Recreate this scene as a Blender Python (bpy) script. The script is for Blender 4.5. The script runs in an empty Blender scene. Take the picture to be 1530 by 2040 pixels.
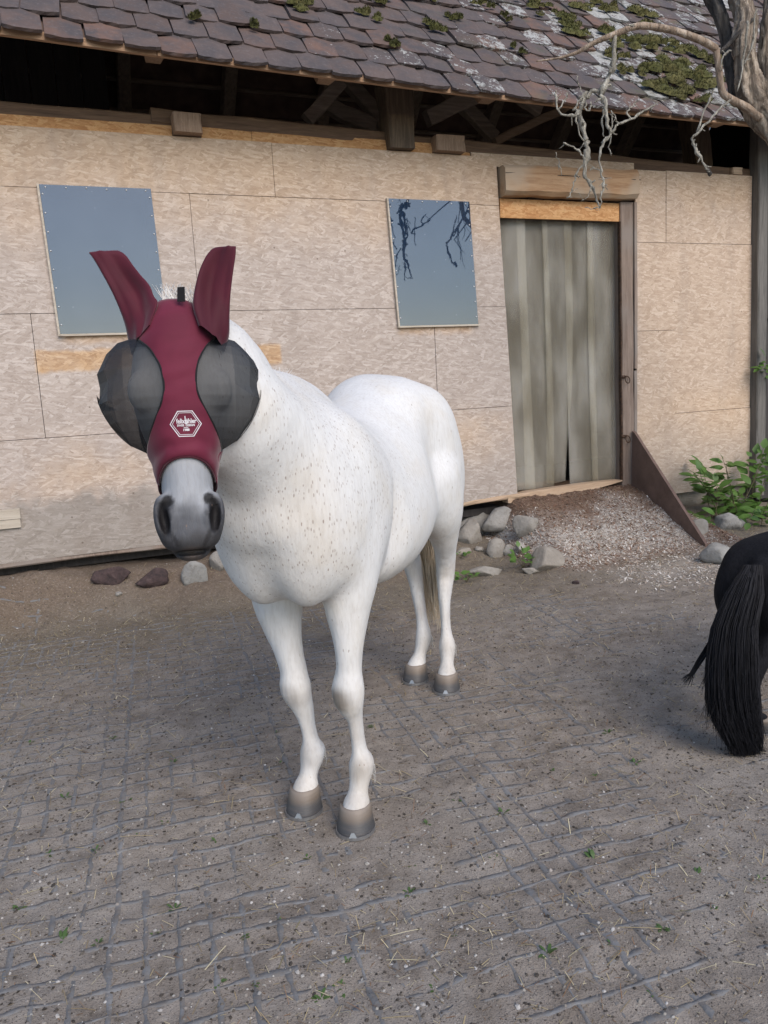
import bpy, bmesh, math, random
import numpy as np
from mathutils import Vector, Matrix, noise as mnoise

# ------------------------------------------------------------------ camera, sky, sun, exposure
SC = bpy.context.scene
COL = SC.collection
rnd = random.Random(11)
FPX, CX, CY, HCAM = 1550.0, 765.0, 1020.0, 1.2          # focal length and centre in photo pixels, eye height in m
PITCH, ROLL = math.atan(244 / FPX), math.atan(.056)
_r0 = np.array([1., 0, 0]); CF = np.array([0, math.cos(PITCH), -math.sin(PITCH)]); _u0 = np.array([0, math.sin(PITCH), math.cos(PITCH)])
CR = math.cos(ROLL) * _r0 - math.sin(ROLL) * _u0
CU = math.sin(ROLL) * _r0 + math.cos(ROLL) * _u0
CP = np.array([0, 0, HCAM])
cam_d = bpy.data.cameras.new('camera'); cam = bpy.data.objects.new('camera', cam_d); COL.objects.link(cam)
cam.matrix_world = Matrix(((CR[0], CU[0], -CF[0], 0), (CR[1], CU[1], -CF[1], 0), (CR[2], CU[2], -CF[2], HCAM), (0, 0, 0, 1)))
cam_d.sensor_fit = 'VERTICAL'; cam_d.sensor_height = 36; cam_d.lens = FPX / 2040 * 36
cam_d.clip_start = .02; cam_d.clip_end = 2000
SC.camera = cam

SUN_EL, SUN_AZ = math.radians(39), math.radians(150)     # azimuth clockwise from +Y
wd = bpy.data.worlds.new('World'); SC.world = wd; wd.use_nodes = True
wt = wd.node_tree
sky = wt.nodes.new('ShaderNodeTexSky'); sky.sky_type = 'NISHITA'; sky.sun_disc = False
sky.sun_elevation = SUN_EL; sky.sun_rotation = SUN_AZ; sky.air_density = 1.0; sky.dust_density = .8; sky.ozone_density = 1.6
bg = wt.nodes['Background']; bg.inputs['Strength'].default_value = .14
wt.links.new(sky.outputs['Color'], bg.inputs['Color'])
sd = bpy.data.lights.new('sun', 'SUN'); sd.energy = 1.9; sd.angle = math.radians(42); sd.color = (1, .89, .78)
sun = bpy.data.objects.new('sun', sd); COL.objects.link(sun)
_sdir = Vector((math.sin(SUN_AZ) * math.cos(SUN_EL), math.cos(SUN_AZ) * math.cos(SUN_EL), math.sin(SUN_EL)))
sun.rotation_euler = _sdir.to_track_quat('Z', 'Y').to_euler(); sun.location = _sdir * 30
vs = SC.view_settings
vs.view_transform = 'Standard'; vs.look = 'None'; vs.gamma = 1; vs.use_curve_mapping = False; vs.exposure = .6

# ------------------------------------------------------------------ pixel helpers (a pixel gives a direction only)
def ray(x, y): return CF + (x - CX) / FPX * CR - (y - CY) / FPX * CU
def proj(P):
    d = np.asarray(P, float) - CP; z = d @ CF
    return CX + FPX * (d @ CR) / z, CY - FPX * (d @ CU) / z
def ground_pt(x, y, z=0.):
    d = ray(x, y); return CP + (z - HCAM) / d[2] * d
def atY(x, y, Y):
    d = ray(x, y); return CP + Y / d[1] * d
TH = math.radians(21.6)
WE = np.array([math.cos(TH), math.sin(TH), 0]); WN = np.array([math.sin(TH), -math.cos(TH), 0])
W0 = atY(0, 819, 4.41); W0[2] = 0
def wall_pt(x, y, off=0.):                                # pixel -> barn coordinates (s along, depth inwards, z)
    d = ray(x, y); t = ((W0 + WN * off - CP) @ WN) / (d @ WN); q = CP + t * d
    return np.array([(q - W0) @ WE, -(q - W0) @ WN, q[2]])
def to_barn(P):
    q = np.asarray(P, float) - W0; return np.array([q @ WE, -(q @ WN), q[2]])
def from_barn(s, y, z): return W0 + WE * s - WN * y + np.array([0, 0, z])

# ------------------------------------------------------------------ numpy value noise
def _h(ix, iy, iz, seed):
    n = (ix.astype(np.int64) * 374761393 + iy.astype(np.int64) * 668265263 + iz.astype(np.int64) * 2147483647 + seed * 974711) & 0xffffffff
    n = ((n ^ (n >> 13)) * 1274126177) & 0xffffffff
    n = ((n ^ (n >> 16)) * 2246822519) & 0xffffffff
    return ((n ^ (n >> 15)) & 0xffffff) / float(0xffffff)
def vnoise(x, y, z=None, seed=0):
    x = np.asarray(x, float); y = np.asarray(y, float)
    z = np.zeros_like(x) if z is None else np.asarray(z, float)
    ix, iy, iz = np.floor(x), np.floor(y), np.floor(z)
    fx, fy, fz = x - ix, y - iy, z - iz
    fx, fy, fz = [q * q * q * (q * (q * 6 - 15) + 10) for q in (fx, fy, fz)]
    r = 0
    for a in (0, 1):
        for b in (0, 1):
            for c in (0, 1):
                r = r + _h(ix + a, iy + b, iz + c, seed) * (fx if a else 1 - fx) * (fy if b else 1 - fy) * (fz if c else 1 - fz)
    return r * 2 - 1
def fbm(x, y, z=None, o=4, seed=0):
    r, a, f = 0, .5, 1.
    for i in range(o):
        r = r + a * vnoise(np.asarray(x) * f, np.asarray(y) * f, None if z is None else np.asarray(z) * f, seed + i * 17); a *= .5; f *= 2.03
    return r
def sstep(a, b, x):
    t = np.clip((np.asarray(x, float) - a) / (b - a), 0, 1); return t * t * (3 - 2 * t)

# ------------------------------------------------------------------ object helpers
def tag(o, label=None, cat=None, group=None, kind=None):
    if label: o['label'] = label
    if cat: o['category'] = cat
    if group: o['group'] = group
    if kind: o['kind'] = kind
    return o
def empty(name, loc=(0, 0, 0), rz=0.):
    o = bpy.data.objects.new(name, None); COL.objects.link(o); o.location = loc; o.rotation_euler = (0, 0, rz); o.empty_display_size = .1
    return o
def link(name, me, parent=None):
    o = bpy.data.objects.new(name, me); COL.objects.link(o)
    if parent: o.parent = parent
    return o
def mesh(name, v, f, m=None, smooth=False):
    me = bpy.data.meshes.new(name)
    v = np.asarray(v, float)
    me.from_pydata(v.tolist() if len(v) < 200000 else v, [], f if isinstance(f, list) else f.tolist())
    if m: me.materials.append(m)
    if smooth: me.polygons.foreach_set('use_smooth', np.ones(len(me.polygons), bool))
    me.update()
    return me
def obj(name, v, f, m=None, parent=None, smooth=False):
    return link(name, mesh(name, v, f, m, smooth), parent)
class MB:
    """collects vertices and faces for one mesh"""
    def __init__(s): s.v = []; s.f = []
    def add(s, v, f):
        o = len(s.v); s.v += [tuple(map(float, q)) for q in v]; s.f += [tuple(i + o for i in q) for q in f]
    def box(s, a, b):
        (x0, y0, z0), (x1, y1, z1) = a, b
        s.add([(x0, y0, z0), (x1, y0, z0), (x1, y1, z0), (x0, y1, z0), (x0, y0, z1), (x1, y0, z1), (x1, y1, z1), (x0, y1, z1)],
              [(0, 3, 2, 1), (4, 5, 6, 7), (0, 1, 5, 4), (1, 2, 6, 5), (2, 3, 7, 6), (3, 0, 4, 7)])
    def tube(s, pts, rad, n=8, cap=True, squash=None):
        pts = [np.asarray(q, float) for q in pts]; k = len(pts)
        rad = [rad] * k if np.isscalar(rad) else list(rad)
        vs_ = []; up = None
        for i in range(k):
            t = pts[min(i + 1, k - 1)] - pts[max(i - 1, 0)]; t = t / (np.linalg.norm(t) + 1e-12)
            if up is None:
                up = np.array([0, 0, 1.]) if abs(t[2]) < .9 else np.array([1., 0, 0])
            a = np.cross(t, up); a /= np.linalg.norm(a) + 1e-12; b = np.cross(a, t); up = b
            for j in range(n):
                w = 2 * math.pi * j / n
                vs_.append(pts[i] + rad[i] * (math.cos(w) * a + math.sin(w) * b))
        fs = []
        for i in range(k - 1):
            for j in range(n):
                fs.append((i * n + j, i * n + (j + 1) % n, (i + 1) * n + (j + 1) % n, (i + 1) * n + j))
        if cap:
            fs.append(tuple(range(n))[::-1]); fs.append(tuple((k - 1) * n + j for j in range(n)))
        s.add(vs_, fs)
    def beam(s, a, b, w, h, up=(0, 0, 1), seg=6, jit=.004, bev=.008, seed=0, taper=None):
        """rough-hewn timber from a to b: bevelled cross-section, wavering faces"""
        a = np.asarray(a, float); b = np.asarray(b, float); t = b - a; L = np.linalg.norm(t); t /= L
        up = np.asarray(up, float); x = np.cross(t, up); x /= np.linalg.norm(x); y = np.cross(x, t)
        cs = [(-w/2+bev, -h/2), (w/2-bev, -h/2), (w/2, -h/2+bev), (w/2, h/2-bev), (w/2-bev, h/2), (-w/2+bev, h/2), (-w/2, h/2-bev), (-w/2, -h/2+bev)]
        R = random.Random(seed); vs_ = []
        for i in range(seg + 1):
            q = i / seg; sc = 1 if taper is None else 1 + (taper - 1) * q
            ox, oy = R.uniform(-jit, jit), R.uniform(-jit, jit)
            for cx_, cy_ in cs:
                vs_.append(a + t * L * q + x * (cx_ * sc + ox + R.uniform(-jit, jit) * .5) + y * (cy_ * sc + oy + R.uniform(-jit, jit) * .5))
        fs = []
        for i in range(seg):
            for j in range(8):
                fs.append((i * 8 + j, i * 8 + (j + 1) % 8, (i + 1) * 8 + (j + 1) % 8, (i + 1) * 8 + j))
        fs.append(tuple(range(8))[::-1]); fs.append(tuple(seg * 8 + j for j in range(8)))
        s.add(vs_, fs)
    def build(s, name, m=None, parent=None, smooth=False): return obj(name, s.v, s.f, m, parent, smooth)
def curve_pts(P, n=6):
    """Catmull-Rom through points, n steps each"""
    P = [np.asarray(q, float) for q in P]; out = []
    for i in range(len(P) - 1):
        p0, p1, p2, p3 = P[max(i - 1, 0)], P[i], P[i + 1], P[min(i + 2, len(P) - 1)]
        for k in range(n):
            t = k / n
            out.append(.5 * ((2 * p1) + (-p0 + p2) * t + (2 * p0 - 5 * p1 + 4 * p2 - p3) * t * t + (-p0 + 3 * p1 - 3 * p2 + p3) * t ** 3))
    out.append(P[-1]); return out

# ------------------------------------------------------------------ node helper
class NT:
    def __init__(s, name):
        s.m = bpy.data.materials.new(name); s.m.use_nodes = True; s.t = s.m.node_tree
        s.p = s.t.nodes['Principled BSDF']; s.out = s.t.nodes['Material Output']
    def n(s, ty, **kw):
        nd = s.t.nodes.new('ShaderNode' + ty)
        for k, v in kw.items(): setattr(nd, k, v)
        return nd
    def set(s, sock, v):
        if hasattr(v, 'is_output') or isinstance(v, bpy.types.NodeSocket): s.t.links.new(v, sock)
        elif v is not None:
            if isinstance(v, (tuple, list)) and len(v) == 3 and sock.type == 'RGBA': v = (*v, 1)
            sock.default_value = v
    def math(s, op, a, b=None, c=None, clamp=False):
        nd = s.n('Math', operation=op, use_clamp=clamp)
        for i, q in enumerate((a, b, c)):
            if q is not None: s.set(nd.inputs[i], q)
        return nd.outputs[0]
    def coord(s, which='Object'): return s.n('TexCoord').outputs[which]
    def geo(s, which='Position'): return s.n('NewGeometry').outputs[which]
    def map(s, vec, loc=(0, 0, 0), rot=(0, 0, 0), scale=(1, 1, 1)):
        nd = s.n('Mapping'); s.set(nd.inputs[0], vec); nd.inputs[1].default_value = loc; nd.inputs[2].default_value = rot; nd.inputs[3].default_value = scale
        return nd.outputs[0]
    def noise(s, vec, scale=5, detail=4, rough=.55, dist=0., out='Fac'):
        nd = s.n('TexNoise'); s.set(nd.inputs['Vector'], vec); s.set(nd.inputs['Scale'], scale); nd.inputs['Detail'].default_value = detail
        nd.inputs['Roughness'].default_value = rough; nd.inputs['Distortion'].default_value = dist
        return nd.outputs[out]
    def voro(s, vec, scale=5, feature='F1', out='Distance', rand=1.):
        nd = s.n('TexVoronoi', feature=feature); s.set(nd.inputs['Vector'], vec); nd.inputs['Scale'].default_value = scale; nd.inputs['Randomness'].default_value = rand
        return nd.outputs[out]
    def ramp(s, fac, stops, interp='LINEAR'):
        nd = s.n('ValToRGB'); s.set(nd.inputs[0], fac); cr = nd.color_ramp; cr.interpolation = interp
        while len(cr.elements) < len(stops): cr.elements.new(.5)
        for el, (p_, c) in zip(cr.elements, stops):
            el.position = p_; el.color = (*c, 1) if isinstance(c, (tuple, list)) else (c, c, c, 1)
        return nd.outputs[0]
    def step(s, v, a, b):
        nd = s.n('MapRange', interpolation_type='SMOOTHSTEP'); s.set(nd.inputs[0], v); nd.inputs[1].default_value = a; nd.inputs[2].default_value = b
        return nd.outputs[0]
    def mix(s, fac, a, b, blend='MIX'):
        nd = s.n('Mix', data_type='RGBA', blend_type=blend)
        s.set(nd.inputs[0], fac); s.set(nd.inputs[6], a); s.set(nd.inputs[7], b)
        return nd.outputs[2]
    def sep(s, vec):
        nd = s.n('SeparateXYZ'); s.set(nd.inputs[0], vec); return nd.outputs
    def attr(s, name, out='Color'):
        nd = s.n('Attribute', attribute_name=name); return nd.outputs[out]
    def rand(s): return s.n('ObjectInfo').outputs['Random']
    def bump(s, h, strength=.3, dist=.01, normal=None):
        nd = s.n('Bump'); nd.inputs['Strength'].default_value = strength; nd.inputs['Distance'].default_value = dist; s.set(nd.inputs['Height'], h)
        if normal is not None: s.set(nd.inputs['Normal'], normal)
        return nd.outputs[0]
    def fin(s, color=None, rough=.7, bump=None, **kw):
        if color is not None: s.set(s.p.inputs['Base Color'], color)
        s.set(s.p.inputs['Roughness'], rough)
        if bump is not None: s.t.links.new(bump, s.p.inputs['Normal'])
        for k, v in kw.items(): s.set(s.p.inputs[k.replace('_', ' ')], v)
        return s.m
def srgb(r, g, b):
    return tuple((c / 255 / 12.92) if c / 255 <= .04045 else ((c / 255 + .055) / 1.055) ** 2.4 for c in (r, g, b))
# ------------------------------------------------------------------ materials of the barn
def wood_mat(name, dark, light, grain_axis='X', scale=1., grey=None, rough=.8):
    t = NT(name); co = t.coord(); co = t.map(co, loc=(0, 0, 0))
    rv = t.n('CombineXYZ'); r = t.rand(); t.set(rv.inputs[0], t.math('MULTIPLY', r, 7.)); t.set(rv.inputs[1], t.math('MULTIPLY', r, 13.)); t.set(rv.inputs[2], t.math('MULTIPLY', r, 5.))
    add = t.n('VectorMath', operation='ADD'); t.set(add.inputs[0], co); t.set(add.inputs[1], rv.outputs[0]); co = add.outputs[0]
    sc = {'X': (1.2, 16, 16), 'Y': (16, 1.2, 16), 'Z': (16, 16, 1.2)}[grain_axis]
    g = t.noise(t.map(co, scale=tuple(q * scale for q in sc)), 3., 6, .65, .6)
    fine = t.noise(t.map(co, scale=tuple(q * scale * 4 for q in sc)), 4., 3, .6)
    big = t.noise(co, 2.3, 3)
    c = t.ramp(g, [(.28, dark), (.5, tuple((a + b) / 2 for a, b in zip(dark, light))), (.72, light)])
    c = t.mix(t.math('MULTIPLY', t.step(fine, .55, .75), .45), c, tuple(q * .45 for q in dark))
    if grey: c = t.mix(t.step(big, .42, .62), c, grey)
    c = t.mix(t.math('MULTIPLY', t.rand(), .25), c, tuple(q * .7 for q in dark))
    b = t.bump(t.math('ADD', g, t.math('MULTIPLY', fine, .5)), .5, .006)
    return t.fin(c, rough, b)
def osb_mat(name, fresh=False):
    t = NT(name); co = t.coord(); xyz = t.sep(co)
    wc = t.noise(co, 14., 2, .5, out='Color'); w = t.n('VectorMath', operation='SCALE'); t.set(w.inputs[0], wc); w.inputs['Scale'].default_value = .012
    a = t.n('VectorMath', operation='ADD'); t.set(a.inputs[0], co); t.set(a.inputs[1], w.outputs[0]); p_ = a.outputs[0]
    tone = edge = None
    for i, sc in enumerate((24., 34., 28., 46.)):
        q = t.map(t.map(p_, loc=(i * 3.7, i * .3, i * 1.9), rot=(0, (1.2, -.65, .5, -.12)[i], 0)), scale=(.42, .02, 2.2))
        vn = t.n('TexVoronoi', feature='F1'); t.set(vn.inputs['Vector'], q); vn.inputs['Scale'].default_value = sc
        cs = t.sep(vn.outputs['Color'])
        vr = t.n('VectorRotate', rotation_type='Y_AXIS'); t.set(vr.inputs['Vector'], p_); t.set(vr.inputs['Angle'], t.math('MULTIPLY', t.math('SUBTRACT', cs[2], .5), 2.4))
        off = t.n('VectorMath', operation='ADD'); t.set(off.inputs[0], vr.outputs[0]); t.set(off.inputs[1], vn.outputs['Color'])
        gr = t.noise(t.map(off.outputs[0], scale=(18, 1, 130)), 1., 3, .65)
        tn = t.math('ADD', t.math('MULTIPLY', cs[1], .42), t.math('MULTIPLY', gr, .62))
        ed = t.step(gr, .60, .74)
        if tone is None: tone, edge = tn, ed
        else:
            sel = t.step(cs[0], .52, .56); tone = t.mix(sel, tone, tn); edge = t.mix(sel, edge, ed)
    big = t.noise(co, 1.6, 4, .6); med = t.noise(co, 9., 4, .6); fine = t.noise(t.map(co, rot=(0, .5, 0), scale=(22, 1, 150)), 1.3, 3)
    def pal(*c): return t.ramp(tone, [(q_, k) for q_, k in zip((.12, .4, .62, .9), c)])
    if fresh:
        c = pal((.34, .15, .055), (.50, .25, .10), (.60, .34, .15), (.68, .42, .21))
    else:
        warm = pal((.33, .225, .14), (.48, .345, .235), (.545, .405, .285), (.70, .565, .43))
        grey = pal((.26, .21, .175), (.39, .325, .28), (.445, .378, .333), (.61, .545, .495))
        low = pal((.20, .17, .142), (.275, .24, .207), (.315, .278, .245), (.41, .37, .335))
        z = t.math('ADD', xyz[2], t.math('MULTIPLY', t.math('SUBTRACT', big, .5), .9))
        right = t.step(xyz[0], 4.3, 4.5)
        c = t.mix(t.math('MAXIMUM', t.step(z, 1.95, 2.7), t.math('MULTIPLY', right, .6)), grey, warm)
        z2 = t.math('ADD', xyz[2], t.math('MULTIPLY', t.math('SUBTRACT', med, .5), .25))
        wlow = t.mix(t.math('MULTIPLY', t.step(t.math('SUBTRACT', 1.25, t.math('ABSOLUTE', t.math('SUBTRACT', xyz[2], .85))), .95, 1.2), t.math('MULTIPLY', t.step(big, .35, .65), .6)), c, warm)
        lf = t.math('ADD', t.math('MULTIPLY', t.step(z2, .72, .63), t.step(xyz[0], 1.9, 1.4)), t.math('MULTIPLY', t.math('MULTIPLY', t.step(z2, .95, .25), .55), t.step(xyz[0], 1.4, 1.9))); c = t.mix(lf, wlow, low)
        stn = t.noise(t.map(co, scale=(3.2, 1, .7)), 1.5, 4, .6); c = t.mix(t.math('MULTIPLY', t.step(stn, .5, .75), .28), c, (.23, .185, .155))
        zz = t.math('ADD', xyz[2], t.math('MULTIPLY', t.math('SUBTRACT', med, .5), .07))
        # strip left unweathered where a rail was taken off
        band = t.math('MULTIPLY', t.math('MULTIPLY', t.step(zz, 1.385, 1.42), t.step(zz, 1.535, 1.505)), t.math('MULTIPLY', t.step(xyz[0], .2, .225), t.step(xyz[0], 1.65, 1.625)))
        stain = pal((.28, .14, .06), (.42, .25, .12), (.52, .33, .17), (.62, .43, .26))
        c = t.mix(t.math('MULTIPLY', band, t.math('ADD', .45, t.math('MULTIPLY', med, .6))), c, stain)
        # run-off under the window sills
        for s0, s1 in ((.36, .93), (2.44, 3.02)):
            rr = t.math('MULTIPLY', t.math('MULTIPLY', t.step(zz, 1.53, 1.60), t.step(xyz[2], 1.62, 1.60)), t.math('MULTIPLY', t.step(xyz[0], s0 - .02, s0 + .05), t.step(xyz[0], s1 + .03, s1 - .05)))
            c = t.mix(t.math('MULTIPLY', rr, .6), c, stain)
    c = t.mix(t.math('MULTIPLY', edge, .6), c, t.mix(.55, c, (.12, .075, .045)))
    c = t.mix(t.math('MULTIPLY', t.step(fine, .64, .72), .4), c, (.13, .08, .05))
    spots = t.voro(co, 7.); c = t.mix(t.math('MULTIPLY', t.step(spots, .05, .03), .6), c, (.09, .06, .04))
    return t.fin(c, .78, t.bump(t.math('SUBTRACT', tone, edge), .5, .003), Specular_IOR_Level=.3)
M = {}
M['osb'] = osb_mat('weathered OSB'); M['osb_fresh'] = osb_mat('orange OSB', True)
M['beam'] = wood_mat('old brown beam', (.08, .045, .026), (.22, .135, .08), 'X')
M['post'] = wood_mat('old brown post', (.05, .034, .022), (.19, .135, .085), 'Z')
M['brace'] = wood_mat('brightened brace wood', (.25, .195, .15), (.55, .44, .35), 'X')  # brace and rafter colours raised to stand in for scant light under the roof
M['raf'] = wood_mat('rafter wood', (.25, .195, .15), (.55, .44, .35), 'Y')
M['log'] = wood_mat('hewn log', (.26, .135, .06), (.50, .33, .19), 'X', .8, grey=(.40, .31, .22))
M['jamb'] = wood_mat('grey jamb wood', (.15, .105, .08), (.33, .255, .205), 'Z', grey=(.26, .22, .19))
M['fascia'] = wood_mat('eave lath wood', (.30, .18, .105), (.48, .31, .19), 'X')
M['plank'] = wood_mat('pale plank', (.38, .32, .25), (.60, .54, .45), 'X')
M['sill'] = wood_mat('pale threshold wood', (.36, .24, .15), (.58, .43, .30), 'X')
M['greypost'] = wood_mat('weathered grey post', (.08, .075, .068), (.21, .195, .175), 'Z')
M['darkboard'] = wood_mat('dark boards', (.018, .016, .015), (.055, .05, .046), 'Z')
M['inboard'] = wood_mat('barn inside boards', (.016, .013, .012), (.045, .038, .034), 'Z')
M['endgrain'] = wood_mat('beam end', (.20, .125, .078), (.38, .265, .18), 'Z', 2.)
def tile_mat():
    t = NT('old clay roof tile'); co = t.geo(); r = t.rand(); rs = t.math('FRACT', t.math('MULTIPLY', r, 17.3))
    n1 = t.noise(co, 7, 5, .6); n2 = t.noise(co, 45, 4, .65); n3 = t.noise(co, 2.2, 3)
    base = t.ramp(r, [(0, (.080, .053, .044)), (.3, (.105, .074, .064)), (.6, (.088, .068, .064)), (.85, (.125, .073, .055)), (1, (.155, .086, .062))])
    c = t.mix(t.step(n1, .35, .7), base, (.062, .052, .053))
    c = t.mix(t.math('MULTIPLY', t.step(n2, .5, .75), .4), c, (.16, .14, .135))
    oc = t.coord(); ox = t.sep(oc)
    # grey-white lichen, more of it along the right half
    wx = t.sep(co)[0]
    thr = t.math('SUBTRACT', .74, t.math('MULTIPLY', t.step(wx, -.6, 2.2), .20))
    thr = t.math('SUBTRACT', thr, t.math('MULTIPLY', t.math('SUBTRACT', rs, .5), .28))
    ln = t.math('ADD', t.math('MULTIPLY', t.noise(co, 16, 6, .7), .65), t.math('MULTIPLY', t.noise(co, 70, 3, .6), .35))
    lm = t.math('GREATER_THAN', ln, thr); lm2 = t.step(t.math('SUBTRACT', ln, thr), -.012, .03)
    lich = t.ramp(t.noise(co, 60, 3), [(.3, (.24, .24, .23)), (.7, (.42, .42, .40))])
    c = t.mix(t.math('MULTIPLY', lm2, .9), c, lich)
    # thin green algae film
    al = t.math('MULTIPLY', t.step(t.noise(co, 5., 4, .6), .52, .7), t.step(wx, -.5, 2.5))
    c = t.mix(t.math('MULTIPLY', al, .55), c, (.085, .085, .04))
    h = t.math('ADD', t.math('MULTIPLY', n2, .5), t.math('MULTIPLY', lm2, .5))
    return t.fin(c, .85, t.bump(t.math('ADD', h, n1), .5, .006))
M['tile'] = tile_mat()
t = NT('clay tile underside'); M['tile_under'] = t.fin(t.ramp(t.noise(t.map(t.coord(), scale=(1, 1, 1)), 9, 4), [(.3, (.13, .085, .068)), (.7, (.24, .165, .135))]), .9)
t = NT('moss'); mc = t.geo(); mn = t.noise(mc, 40, 4, .7); mb = t.noise(mc, 6, 3)
M['moss'] = t.fin(t.mix(t.step(mb, .4, .65), t.ramp(mn, [(.3, (.030, .032, .008)), (.7, (.105, .105, .026))]), t.ramp(mn, [(.3, (.05, .046, .014)), (.7, (.15, .135, .045))])), .95, t.bump(mn, .6, .01))
t = NT('steel'); M['steel'] = t.fin((.42, .42, .43), .42, Metallic=.9)
t = NT('rusty iron'); M['rust'] = t.fin(t.ramp(t.noise(t.coord(), 60, 4), [(.3, (.03, .02, .016)), (.7, (.11, .06, .035))]), .75, Metallic=.4)
def glass_pane():
    t = NT('acrylic window pane'); co = t.coord()
    tint = t.noise(co, 2.5, 5, .6); sp = t.voro(co, 14.)
    c = t.mix(t.step(tint, .35, .75), (.012, .030, .066), (.030, .050, .088))  # blues in the base colour add to the reflected sky
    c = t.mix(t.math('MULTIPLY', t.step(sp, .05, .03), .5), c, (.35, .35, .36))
    tr = t.n('BsdfTransparent'); tr.inputs[0].default_value = (.85, .88, .92, 1)
    t.fin(c, .02, None, IOR=2.15)
    mx = t.n('MixShader'); mx.inputs[0].default_value = .80
    t.t.links.new(tr.outputs[0], mx.inputs[1]); t.t.links.new(t.p.outputs[0], mx.inputs[2]); t.t.links.new(mx.outputs[0], t.out.inputs[0])
    return t.m
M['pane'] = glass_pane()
def pvc():
    t = NT('grimy clear PVC strip'); co = t.coord(); x = t.sep(co)
    n1 = t.noise(t.map(co, scale=(3, 1, 1.1)), 1.6, 5, .55); n2 = t.noise(t.map(co, scale=(50, 1, 2)), 2, 3)
    c = t.ramp(n1, [(.3, (.66, .58, .45)), (.6, (.76, .71, .62)), (.8, (.80, .78, .75))])
    c = t.mix(t.math('MULTIPLY', t.step(n2, .55, .72), .14), c, (.22, .19, .14))
    tr = t.n('BsdfTransparent'); tr.inputs[0].default_value = (.93, .93, .90, 1)
    t.fin(c, t.math('ADD', .14, t.math('MULTIPLY', n1, .3)), t.bump(t.noise(t.map(co, scale=(5, 1, .8)), 2, 2), .12, .03), IOR=1.5)
    tl = t.n('BsdfTranslucent'); t.set(tl.inputs[0], c)
    m1 = t.n('MixShader'); m1.inputs[0].default_value = .2; t.t.links.new(t.p.outputs[0], m1.inputs[1]); t.t.links.new(tl.outputs[0], m1.inputs[2])
    mx = t.n('MixShader'); fac = t.math('ADD', .15, t.math('MULTIPLY', t.step(n1, .35, .7), .13)); t.set(mx.inputs[0], fac)
    t.t.links.new(tr.outputs[0], mx.inputs[1]); t.t.links.new(m1.outputs[0], mx.inputs[2]); t.t.links.new(mx.outputs[0], t.out.inputs[0])
    return t.m
M['pvc'] = pvc()

# ------------------------------------------------------------------ the barn
barn = tag(empty('barn', W0.tolist(), TH), 'old barn clad in weathered chipboard sheets under a mossy tiled roof', 'barn')
def panel(name, ss, zs, keep, m, y0=0., th=.018, shear=None, parent=barn):
    """sheet on a grid of s and z breaks; keep(i,j) says which cells exist; open edges get thickness"""
    mb = MB(); nI, nJ = len(ss) - 1, len(zs) - 1
    sx = (lambda s_, z_: s_) if shear is None else shear
    for i in range(nI):
        for j in range(nJ):
            if not keep(i, j): continue
            a, b, c, d = ss[i], ss[i + 1], zs[j], zs[j + 1]
            P = lambda s_, y_, z_: (sx(s_, z_), y_, z_)
            mb.add([P(a, y0, c), P(b, y0, c), P(b, y0, d), P(a, y0, d)], [(0, 1, 2, 3)])
            mb.add([P(a, y0 + th, c), P(b, y0 + th, c), P(b, y0 + th, d), P(a, y0 + th, d)], [(3, 2, 1, 0)])
            for (di, dj, e1, e2) in ((-1, 0, (a, d), (a, c)), (1, 0, (b, c), (b, d)), (0, -1, (a, c), (b, c)), (0, 1, (b, d), (a, d))):
                I, J = i + di, j + dj
                if 0 <= I < nI and 0 <= J < nJ and keep(I, J): continue
                mb.add([P(e1[0], y0, e1[1]), P(e2[0], y0, e2[1]), P(e2[0], y0 + th, e2[1]), P(e1[0], y0 + th, e1[1])], [(3, 2, 1, 0)])
    o = mb.build(name, m, parent)
    bm = bmesh.new(); bm.from_mesh(o.data); bmesh.ops.remove_doubles(bm, verts=bm.verts, dist=1e-5); bmesh.ops.recalc_face_normals(bm, faces=bm.faces)
    bm.to_mesh(o.data); bm.free()
    return o
G = .0016
full = lambda i, j: True
WL = (.385, .885, 1.655, 2.36); WR = (2.465, 2.965, 1.655, 2.36)     # wall openings behind the panes
edge = lambda lim: (lambda s_, z_: s_ + ((2.70 - z_) * .040 if s_ > lim else 0))
yj = iter([0., .0015, -.001, .002, 0., .001, -.0015, .0008, .0012, -.0005, .0003, .0017, 0, 0, 0])
panel('chipboard_sheet', [-1.4, 1.675 - G], [2.403 + G, 2.718], full, M['osb'], next(yj))
panel('chipboard_sheet', [1.675 + G, 3.24], [2.403 + G, 2.716], full, M['osb'], next(yj), shear=edge(3.1))
hB = lambda W: (lambda i, j: not (i == 1 and j == 0))
panel('chipboard_sheet', [-1.4, WL[0], WL[1], 1.155 - G], [1.727 + G, WL[3], 2.403 - G], hB(0), M['osb'], next(yj))
panel('chipboard_sheet', [1.155 + G, WR[0], WR[1], 3.24], [1.727 + G, WR[3], 2.403 - G], hB(0), M['osb'], next(yj), shear=edge(3.1))
panel('chipboard_sheet', [-1.4, .217 - G], [1.032 + G, 1.727 - G], full, M['osb'], next(yj))
panel('chipboard_sheet', [.217 + G, WL[0], WL[1], WR[0], 2.718 - G], [1.032 + G, WL[2], 1.727 - G], lambda i, j: not (j == 1 and i in (1, 3)), M['osb'], next(yj))
panel('chipboard_sheet', [2.718 + G, WR[1], 3.24], [1.032 + G, WR[2], 1.727 - G], lambda i, j: not (j == 1 and i == 0), M['osb'], next(yj), shear=edge(3.1))
panel('chipboard_sheet', [-1.4, 1.52 - G], [.335, 1.032 - G], full, M['osb'], -.004)
panel('chipboard_sheet', [1.52 + G, 3.24], [.375, 1.032 - G], full, M['osb'], next(yj), shear=edge(3.1))
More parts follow.
